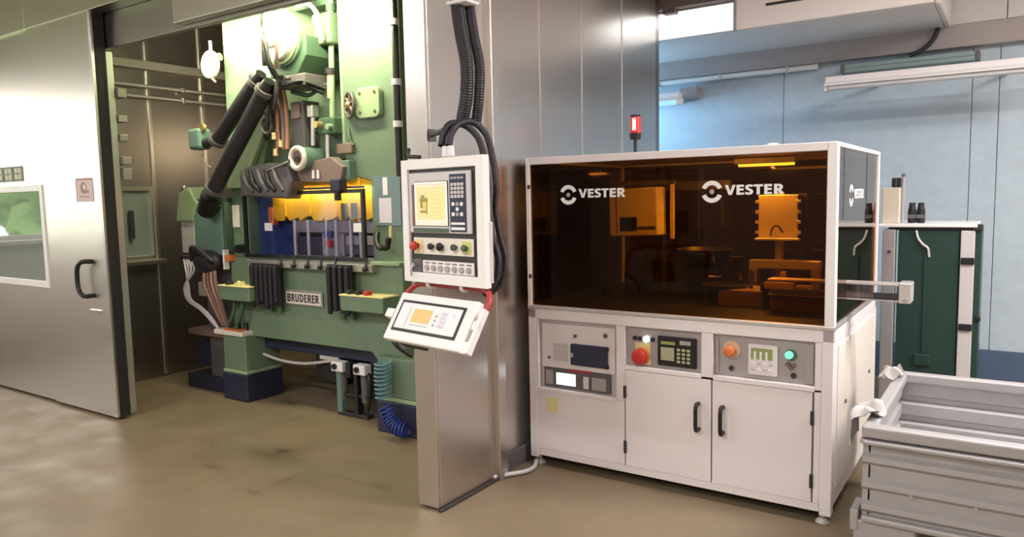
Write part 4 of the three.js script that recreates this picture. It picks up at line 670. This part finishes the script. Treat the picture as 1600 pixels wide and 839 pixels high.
  { const b = add(m, 'reflection_box', boxGeo(0.345, 0.30, 0.12, 0.008), M.cream, [-1.985, 1.49, -4.38], [0, -0.12, 0.03], 'cream inner box, partly standing in for the console reflection'); frames.get(m);  // box partly stands in for the console mirrored in the glass
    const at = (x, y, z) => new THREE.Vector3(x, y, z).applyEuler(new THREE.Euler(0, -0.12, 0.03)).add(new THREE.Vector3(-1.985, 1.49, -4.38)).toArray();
    add(b, 'box_screen', boxGeo(0.12, 0.085, 0.012, 0.003), M.black, at(-0.03, -0.075, 0.062), [0, -0.12, 0.03]); add(b, 'box_plate', boxGeo(0.13, 0.02, 0.012, 0.003), M.greyDark, at(0.10, -0.10, 0.062), [0, -0.12, 0.03]); add(b, 'box_seam', boxGeo(0.006, 0.27, 0.008, 0.001), M.brown, at(-0.115, 0, 0.06), [0, -0.12, 0.03]); }
  bx(m, 'box_post', -1.775, -1.75, 1.32, 1.66, -4.42, -4.40, M.yellowPale, 0.004); bx(m, 'box_rail', -2.2, -1.75, 1.655, 1.685, -4.45, -4.42, M.greyDark, 0.004);
  const bowl = add(m, 'feeder_bowl', new THREE.LatheGeometry([[0.02, 0], [0.12, 0.01], [0.15, 0.06], [0.17, 0.1], [0.165, 0.105], [0.14, 0.06], [0.1, 0.025], [0.02, 0.02]].map(([a, b]) => new THREE.Vector2(a, b)), 32), M.black, [-1.55, 1.16, -4.4]); cy(bowl, 'bowl_drive', [-1.55, y0, -4.4], [-1.55, 1.16, -4.4], 0.1, M.black, 0.11, 24);
  cy(m, 'turntable', [-1.37, 1.06, -4.22], [-1.37, 1.075, -4.22], 0.13, M.black, 0.13, 32); cy(m, 'camera_head', [-1.33, 1.1, -4.3], [-1.33, 1.23, -4.3], 0.05, M.black, 0.045, 18); bx(m, 'bright_edge', -1.42, -1.35, 1.12, 1.135, -4.1, -4.085, M.steelBright, 0.003);
  for (const [x, y] of [[-1.25, 1.13], [-1.17, 1.13], [-1.19, 1.09], [-1.13, 1.08]]) cy(m, 'bright_pin', [x, y - 0.02, -4.12], [x, y + 0.02, -4.12], 0.012, M.steelBright, 0.009, 12);
  bx(m, 'guide_bracket', -1.03, -1.01, 1.06, 1.17, -4.15, -4.1, M.yellowPale, 0.004); bx(m, 'bright_rail', -1.08, -0.93, 1.092, 1.128, -3.985, -3.975, M.whiteBright, 0.003); bx(m, 'bright_rail', -0.92, -0.84, 1.10, 1.118, -3.985, -3.975, M.cream, 0.003); bx(m, 'left_gantry', -1.98, -1.92, y0, 1.7, -4.7, -4.64, M.dark, 0.006); bx(m, 'gantry_beam', -2.2, -1.5, 1.62, 1.68, -4.75, -4.69, M.greyDark, 0.006);
  for (const x of [-2.12, -1.96]) cy(m, 'camera_tube', [x, y0, -4.2], [x, 1.12, -4.2], 0.03, M.black, 0.03, 16);
}
{ // outfeed chute through the side pane
  const c = thing('outfeed_chute', 'clear trough chute sticking out of the right side of the machine', 'chute', [-0.7, 1.03, -4.05]);
  bx(c, 'trough_bottom', -1.07, -0.40, 1.055, 1.063, -4.1, -4.0, M.alu, 0.002); bx(c, 'trough_side', -1.07, -0.40, 1.063, 1.135, -4.004, -4.0, clear, 0.001); bx(c, 'trough_side', -1.07, -0.40, 1.063, 1.135, -4.1, -4.096, clear, 0.001);
  bx(c, 'belt', -1.06, -0.44, 1.066, 1.085, -4.085, -4.015, M.mauve, 0.003); bx(c, 'dark_slot', -0.56, -0.45, 1.07, 1.098, -3.998, -3.992, M.dark, 0.002); bx(c, 'end_piece', -0.45, -0.395, 1.05, 1.15, -4.11, -3.99, M.alu, 0.006); discZ(c, 'screw', [-0.42, 1.065, -3.982], 0.009, 0.01, M.steelBright, undefined, 10);
  bx(c, 'top_strip', -1.07, -0.45, 1.132, 1.142, -4.1, -4.0, M.alu, 0.002);
}
{ // beacon
  const b = thing('beacon_light', 'red signal beacon on a short dark pole on top of the machine', 'beacon', [-2.005, 1.82, -4.4]);
  cy(b, 'pole', [-2.005, 1.82, -4.4], [-2.005, 1.96, -4.4], 0.011, M.dark, 0.011, 14); cy(b, 'base', [-2.005, 1.945, -4.4], [-2.005, 1.985, -4.4], 0.034, M.black, 0.038, 24); cy(b, 'lens', [-2.005, 1.985, -4.4], [-2.005, 2.085, -4.4], 0.038, redLens, 0.036, 28, 'red lens'); cy(b, 'lens_cap', [-2.005, 2.085, -4.4], [-2.005, 2.098, -4.4], 0.037, M.dark, 0.03, 24); bx(b, 'lens_highlight', -2.008, -1.984, 2.0, 2.075, -4.366, -4.359, glow([1, 0.75, 0.75], 1.2), 0.003);  // glowing sliver on the lens imitates its white highlight
}

// ------------------------------------------------------------ at the back on the right
{
  const c = thing('storage_cabinet', 'dark green cabinet with aluminium posts and pale top behind the machine', 'cabinet', [-0.45, 0, -5.8]);
  bx(c, 'door_panel', -0.64, -0.285, 0.12, 1.325, -5.63, -5.60, M.cabinetGreen, 0.006); bx(c, 'side_panel', -0.2, -0.17, 0.1, 1.34, -6.1, -5.61, M.cabinetGreen, 0.006, 'green side'); bx(c, 'back_panel', -0.68, -0.2, 0.1, 1.33, -6.12, -6.09, M.cabinetGreen, 0.006); bx(c, 'left_panel', -0.73, -0.71, 0.1, 1.33, -6.1, -5.64, M.cabinetGreen, 0.006);
  bx(c, 'post', -0.735, -0.655, 0.02, 1.33, -5.65, -5.585, M.alu, 0.006); bx(c, 'post', -0.28, -0.2, 0.02, 1.325, -5.65, -5.585, M.greyLight, 0.006); bx(c, 'dark_edge', -0.2, -0.165, 0.06, 1.345, -5.66, -5.6, M.cabinetGreen, 0.004); bx(c, 'corner_cap', -0.215, -0.16, 1.325, 1.365, -5.66, -5.58, M.dark, 0.006);
  bx(c, 'top_plate', -0.76, -0.19, 1.345, 1.368, -6.12, -5.57, M.whiteBright, 0.005, 'pale top'); bx(c, 'top_bar', -0.7, -0.2, 1.325, 1.345, -5.64, -5.6, M.dark, 0.004); bx(c, 'plinth', -0.72, -0.18, 0, 0.12, -6.1, -5.62, M.dark, 0.006);
  for (const y of [1.13, 0.7]) bx(c, 'hinge_clamp', -0.275, -0.2, y - 0.022, y + 0.022, -5.585, -5.57, M.black, 0.005, 'black hinge clamp'); discZ(c, 'post_screw', [-0.69, 1.18, -5.578], 0.013, 0.012, M.steelBright, undefined, 12); bx(c, 'door_knob', -0.185, -0.155, 0.74, 0.775, -5.64, -5.585, M.black, 0.008);
  tb(c, 'door_cable', [[-0.535, 1.325, -5.59], [-0.52, 1.27, -5.585], [-0.49, 1.23, -5.585], [-0.465, 1.21, -5.585], [-0.455, 1.15, -5.59]], 0.008, M.greyLight, 'pale cable'); bx(c, 'locking_bar', -0.485, -0.47, 0.5, 1.16, -5.60, -5.588, M.cabinetGreen, 0.004); bx(c, 'lock_box', -0.53, -0.43, 0.42, 0.5, -5.60, -5.58, M.cabinetGreen, 0.008);
  const bb = thing('beige_box', 'beige carton standing on the pale cabinet top behind the machine', 'box', [-0.69, 1.368, -5.7]); bx(bb, 'carton', -0.75, -0.645, 1.368, 1.61, -5.78, -5.64, std([0.62, 0.54, 0.44], 0.7), 0.005); bx(bb, 'side_strip', -0.647, -0.640, 1.37, 1.6, -5.77, -5.65, M.cream, 0.002);
  const kb = thing('black_box', 'small black box standing on top of the beige carton', 'box', [-0.675, 1.61, -5.7]); bx(kb, 'case', -0.70, -0.645, 1.61, 1.675, -5.74, -5.68, M.black, 0.006); bx(kb, 'front_rib', -0.675, -0.67, 1.615, 1.67, -5.68, -5.676, M.greyDark, 0.002);
  const rd = thing('grey_rod', 'thin upright grey rod beside the beige carton', 'rod', [-0.63, 1.368, -5.7]); cy(rd, 'rod', [-0.628, 1.368, -5.68], [-0.628, 1.69, -5.68], 0.011, M.greyPanel, 0.011, 12); add(rd, 'rod_tip', new THREE.SphereGeometry(0.014, 12, 8), M.greyDark, [-0.628, 1.69, -5.68]);
  const bottle = (x, lean, label) => { const t = thing('black_bottle', label, 'bottle', [x, 1.368, -5.72], { group: 'black bottles on the cabinet' }); const p = [[0, 0], [0.024, 0], [0.026, 0.01], [0.026, 0.08], [0.022, 0.1], [0.019, 0.115], [0.019, 0.12], [0, 0.12]].map(([a, b]) => new THREE.Vector2(a, b)); add(t, 'body', new THREE.LatheGeometry(p, 20), M.black, [x, 1.368, -5.72]); cy(t, 'cap', [x + lean, 1.48, -5.72], [x + lean, 1.505, -5.72], 0.018, M.dark, 0.02, 16); bx(t, 'band', x - 0.024, x + 0.024, 1.4, 1.425, -5.7, -5.692, M.greyDark, 0.002); };
  bottle(-0.575, 0, 'black bottle nearer the beige carton on the cabinet top'); bottle(-0.522, 0, 'black bottle farther from the beige carton on the cabinet top');
}
{ // ceiling duct, lights and cables
  const d = thing('ceiling_duct', 'large pale box duct hanging below the hall ceiling', 'duct', [-1.5, 2.85, -6.4]);
  bx(d, 'duct_box', -4.0, -0.505, 2.85, 3.42, -6.9, -5.93, M.duct, 0.012); bx(d, 'front_panel', -1.845, -0.51, 2.855, 3.4, -5.932, -5.918, M.ductPale, 0.004); bx(d, 'seam_strip', -1.862, -1.845, 2.845, 3.4, -5.935, -5.91, M.greyPanel, 0.003); bx(d, 'duct_slot', -1.62, -1.2, 3.0, 3.02, -5.92, -5.912, M.dark, 0.003);
  bx(d, 'end_cap', -0.505, -0.46, 2.845, 3.42, -6.88, -5.95, M.duct, 0.02); for (const x of [-2.1, -1.0]) cy(d, 'hanger', [x, 3.41, -6.4], [x, 3.45, -6.4], 0.02, M.greyDark, 0.02, 10);
  const l = thing('duct_glow_panel', 'white panel on the front of the ceiling duct, given a glow for sunlight', 'lamp', [-2.17, 2.95, -5.92]); bx(l, 'panel_backing', -2.6, -1.863, 2.853, 3.07, -5.931, -5.916, M.whiteBright, 0.004); bx(l, 'diffuser', -2.595, -1.868, 2.858, 3.062, -5.916, -5.909, glow([1, 0.98, 0.95], 0.95), 0.003);  // plain white panel made to glow, imitating sunlight on it
  const b = thing('ceiling_beam', 'dark brown beam above the glowing white duct panel', 'beam', [-2.2, 3.2, -5.8]); bx(b, 'beam', -2.7, -1.85, 3.075, 3.45, -5.912, -5.815, M.beam, 0.006); bx(b, 'beam_bracket', -2.415, -2.31, 3.04, 3.078, -5.905, -5.83, M.beam, 0.005);
  const cb = [[-0.55, 2.86, -6.86], [-0.56, 2.80, -6.85], [-0.60, 2.735, -6.84], [-0.66, 2.685, -6.83], [-0.74, 2.655, -6.82]]; solo('ceiling_cable', 'black cable hanging in a short arc from the duct end', 'cable', tubeGeo(cb, 0.018, 40), M.rubber, cb[0]);
  const t = thing('wall_tray', 'grey green cable tray above the right hand tube lamp', 'cable tray', [-0.75, 2.6, -6.83]); bx(t, 'tray', -1.24, -0.26, 2.565, 2.60, -6.99, -6.78, M.trayGreen, 0.005); bx(t, 'tray_lip', -1.24, -0.26, 2.60, 2.63, -6.795, -6.78, M.trayGreen, 0.003); for (const x of [-1.24, -0.29]) bx(t, 'tray_end', x, x + 0.03, 2.565, 2.635, -6.99, -6.775, M.greyDark, 0.004);
  const p = thing('wall_pipe', 'white pipe along the back wall under the plaster downstand', 'pipe', [-2.3, 2.665, -6.93]); cy(p, 'pipe', [-4.2, 2.665, -6.93], [-1.45, 2.665, -6.93], 0.024, M.whiteBright, 0.024, 16); for (const x of [-2.9, -2.3, -1.7]) bx(p, 'pipe_clip', x - 0.012, x + 0.012, 2.635, 2.69, -6.99, -6.9, M.greyLight, 0.004);
  // tube lamps in a row, unlit but for the added glow on the second
  const lamp = thing('tube_lamp', 'unlit white twin tube lamp on the right, before the blue wall', 'lamp', [-0.53, 2.42, -6.4], { group: 'tube lamps in a row' });
  bx(lamp, 'lamp_body', -1.275, 0.21, 2.435, 2.49, -6.47, -6.36, M.white, 0.008); add(lamp, 'reflector', extrude(poly([[-6.5, 2.425], [-6.44, 2.46], [-6.38, 2.46], [-6.32, 2.425], [-6.32, 2.415], [-6.385, 2.45], [-6.435, 2.45], [-6.5, 2.415]].map(([z, y]) => [-z, y])), 1.485), M.whiteBright, [-1.275, 0, 0], [0, Math.PI / 2, 0]);
  for (const z of [-6.44, -6.37]) cy(lamp, 'tube', [-1.25, 2.405, z], [0.185, 2.405, z], 0.018, M.paper, 0.018, 14); for (const x of [-1.27, 0.205]) bx(lamp, 'tube_holder', x - 0.012, x + 0.012, 2.38, 2.44, -6.46, -6.35, M.whiteBright, 0.004); for (const x of [-1.0, -0.1]) bx(lamp, 'wall_arm', x - 0.02, x + 0.02, 2.45, 2.475, -6.995, -6.465, M.greyPanel, 0.004);
  const l2 = lamp.clone(); l2.name = numbered('tube_lamp'); l2.position.x -= 2.70; l2.userData = { ...lamp.userData, label: 'twin tube lamp half hidden behind the steel booth wall, with an added cool glow' }; scene.add(l2); frames.set(l2, new THREE.Matrix4()); l2.traverse((o) => { if (o.name === 'tube') o.material = glow(COOL, 0.9); });  // tube glow is added, to go with the cool fill on the wall
  const br = thing('lamp_bracket', 'grey bracket plate on the back wall beside the half hidden lamp', 'bracket', [-2.5, 2.53, -6.9]); bx(br, 'bracket_plate', -2.66, -2.5, 2.49, 2.59, -6.99, -6.84, M.greyPanel, 0.005);
  { const h = thing('hall_lamp', 'ceiling light panel added out of view at the back right, beyond the machine', 'lamp', [1.9, 3.34, -4.3], { group: 'hall ceiling lights' }); bx(h, 'housing', 1.17, 2.63, 3.345, 3.45, -4.58, -4.02, M.white, 0.008); bx(h, 'diffuser', 1.2, 2.6, 3.335, 3.346, -4.55, -4.05, glow(HALL, 3), 0.003); }  // unseen panel added to light the blue wall
  HALL_LAMPS.forEach(([x, z], k) => { const h = thing('hall_lamp', ['ceiling light panel in front of the booth door', 'ceiling light panel above the camera', 'ceiling light panel added out of view above the storage bin', 'ceiling light panel behind the camera on the left', 'ceiling light panel behind the camera on the right'][k], 'lamp', [x, 3.34, z], { group: 'hall ceiling lights' }); bx(h, 'housing', x - 0.78, x + 0.78, 3.345, 3.45, z - 0.16, z + 0.16, M.white, 0.008); bx(h, 'diffuser', x - 0.75, x + 0.75, 3.335, 3.346, z - 0.14, z + 0.14, glow(HALL, 3), 0.003); });
}

// ------------------------------------------------------------ the storage bin and the rags on it
{
  const b = thing('storage_bin', 'grey corrugated metal storage bin on feet beside the machine', 'bin', [0.1, 0, -3.77]);
  const x0 = -0.478, x1 = 0.72, zf = -3.225, zb = -4.32;
  const prof = [];                                                     // y and how far the sheet stands out there
  const rib = (y) => [[y + 0.030, 0], [y + 0.018, 0.020], [y - 0.004, 0.022], [y - 0.022, 0]];
  prof.push([0.60, 0], ...rib(0.505), ...rib(0.40), ...rib(0.305), [0.27, 0]);
  const section = poly([...prof.map(([y, o]) => [o, y]), ...[...prof].reverse().map(([y, o]) => [o - 0.006, y])]);
  const wall = (len) => extrude(section, len);
  add(b, 'corrugated_wall', wall(x1 - x0), M.galva, [x0, 0, zf - 0.025], [0, -Math.PI / 2, 0].map((v) => v));
  b.children[b.children.length - 1].position.x = x1 - 0.1; 
  add(b, 'corrugated_wall', wall(x1 - x0), M.galva, [x0, 0, zb + 0.025], [0, Math.PI / 2, 0]);
  add(b, 'corrugated_wall', wall(zf - zb - 0.05), M.galva, [x0 + 0.022, 0, zb + 0.025], [0, Math.PI, 0]);
  b.children[b.children.length - 1].position.z = zf - 0.025 + 3.77;
  add(b, 'corrugated_wall', wall(zf - zb - 0.05), M.galva, [x1 - 0.022, 0, zb + 0.025]);
  bx(b, 'bin_floor', x0 + 0.02, x1 - 0.02, 0.262, 0.275, zb + 0.02, zf - 0.02, M.galva, 0.003);
  const rail = (n, ...a) => bx(b, n, ...a, M.galva, 0.012);
  rail('rim', x0 - 0.004, x1 + 0.004, 0.60, 0.652, zf - 0.055, zf + 0.004); rail('rim', x0 - 0.004, x1 + 0.004, 0.60, 0.652, zb - 0.004, zb + 0.055); rail('rim', x0 - 0.004, x0 + 0.05, 0.60, 0.648, zb + 0.05, zf - 0.05); rail('rim', x1 - 0.05, x1 + 0.004, 0.60, 0.648, zb + 0.05, zf - 0.05);
  rail('rim_lip', x0 + 0.0, x1, 0.572, 0.595, zf - 0.03, zf + 0.012); rail('rim_lip', x0, x1, 0.572, 0.595, zb - 0.012, zb + 0.03); rail('rim_lip', x0 - 0.012, x0 + 0.02, 0.572, 0.595, zb, zf);
  rail('bottom_rail', x0, x1, 0.245, 0.275, zf - 0.04, zf + 0.006); rail('bottom_rail', x0, x1, 0.245, 0.275, zb - 0.006, zb + 0.04);
  for (const x of [x0 - 0.03, x1 - 0.2]) for (const z of [zf - 0.08, zb + 0.08]) { const f = bx(b, 'foot', x, x + 0.23, 0.0, 0.25, z - 0.07, z + 0.07, M.galva, 0.01); bx(f, 'foot_flange', x - 0.012, x + 0.02, 0.2, 0.29, z - 0.075, z + 0.075, M.galva, 0.006); }
  for (let k = 0; k < 4; k++) { const x = x0 + 0.18 + k * 0.22; cy(b, 'rivet', [x, 0.39, zf - 0.002], [x, 0.39, zf + 0.003], 0.008, M.greyPanel, 0.006, 10); }
  // cloths
  const cloth = (nu, nv, fn) => { const g = new THREE.PlaneGeometry(1, 1, nu, nv), p = g.attributes.position; for (let i = 0; i < p.count; i++) p.setXYZ(i, ...fn(p.getX(i) + 0.5, p.getY(i) + 0.5)); g.computeVertexNormals(); const back = g.clone(); for (let i = 0; i < p.count; i++) { const n = g.attributes.normal; back.attributes.position.setXYZ(i, p.getX(i) - n.getX(i) * 0.004, p.getY(i) - n.getY(i) * 0.004, p.getZ(i) - n.getZ(i) * 0.004); } return mergeGeometries([g, back]); };
  const rag = (name, label, pos, len, wid, ph) => solo(name, label, 'cloth', cloth(16, 20, (u, v) => { const s = (v - 0.35) * len, over = s < 0 ? 0 : Math.min(s, 0.06), drop = s > 0.06 ? s - 0.06 : 0; const w = (u - 0.5) * wid * (1 - 0.35 * drop / len); return [-0.035 - over + (s < 0 ? -s * 0.5 : 0) - 0.012 * Math.sin(u * 9 + ph), 0.66 - drop * (0.8 + 0.35 * Math.abs(Math.sin(u * 4.6 + ph))) + 0.02 * Math.sin(u * 7 + v * 5 + ph) + (s < 0 ? 0.01 : 0), w + 0.012 * Math.sin(v * 9 + ph)]; }), M.rag, pos, [0, 0, 0]);
  rag('grey_rag', 'grey rag draped over the left rim of the bin near its front', [x0 + 0.04, 0, -3.42], 0.26, 0.2, 0.4);
  rag('grey_rag', 'crumpled grey rag on the far left corner of the bin rim', [x0 + 0.045, 0.012, -4.16], 0.12, 0.2, 1.9);
}

// ------------------------------------------------------------ outside the window wall
{
  const g = new THREE.Mesh(new THREE.BoxGeometry(30, 0.2, 40), M.grass); g.name = 'ground'; g.position.set(-25.3, -0.3, 0); g.userData.kind = 'structure'; scene.add(g);
  const tree = (x, z, h, r, label) => { const t = thing('tree', label, 'tree', [x, -0.2, z], { group: 'trees outside the windows' }); cy(t, 'trunk', [x, -0.2, z], [x, h * 0.6, z], 0.18, M.bark, 0.1, 12);
    const parts = []; for (let k = 0; k < 14; k++) { const s = new THREE.IcosahedronGeometry(r * (0.35 + 0.25 * rnd()), 2), p = s.attributes.position; for (let i = 0; i < p.count; i++) { const f = 1 + 0.25 * noise.noise(p.getX(i) * 3 + k, p.getY(i) * 3, p.getZ(i) * 3); p.setXYZ(i, p.getX(i) * f, p.getY(i) * f, p.getZ(i) * f); } s.computeVertexNormals(); s.translate(x + (rnd() - 0.5) * r * 1.5, h * 0.62 + (rnd() - 0.5) * h * 0.7, z + (rnd() - 0.5) * r * 1.5); parts.push(s); }
    add(t, 'crown', mergeGeometries(parts), M.leaf); };
  tree(-16, -7, 2.0, 1.0, 'bushy tree outside nearest the booth side of the window wall'); tree(-17, -2.6, 2.3, 1.1, 'second tree outside along the window wall'); tree(-16.5, 2.0, 2.2, 1.1, 'third tree outside along the window wall'); tree(-18, 6.5, 2.4, 1.2, 'tree outside farthest from the booth');
}

scene.traverse((o) => { if (o.isMesh) { o.castShadow = true; o.receiveShadow = true; } if (o.isLight && 'castShadow' in o && !o.isRectAreaLight) o.castShadow = true; });
renderer.render(scene, camera);
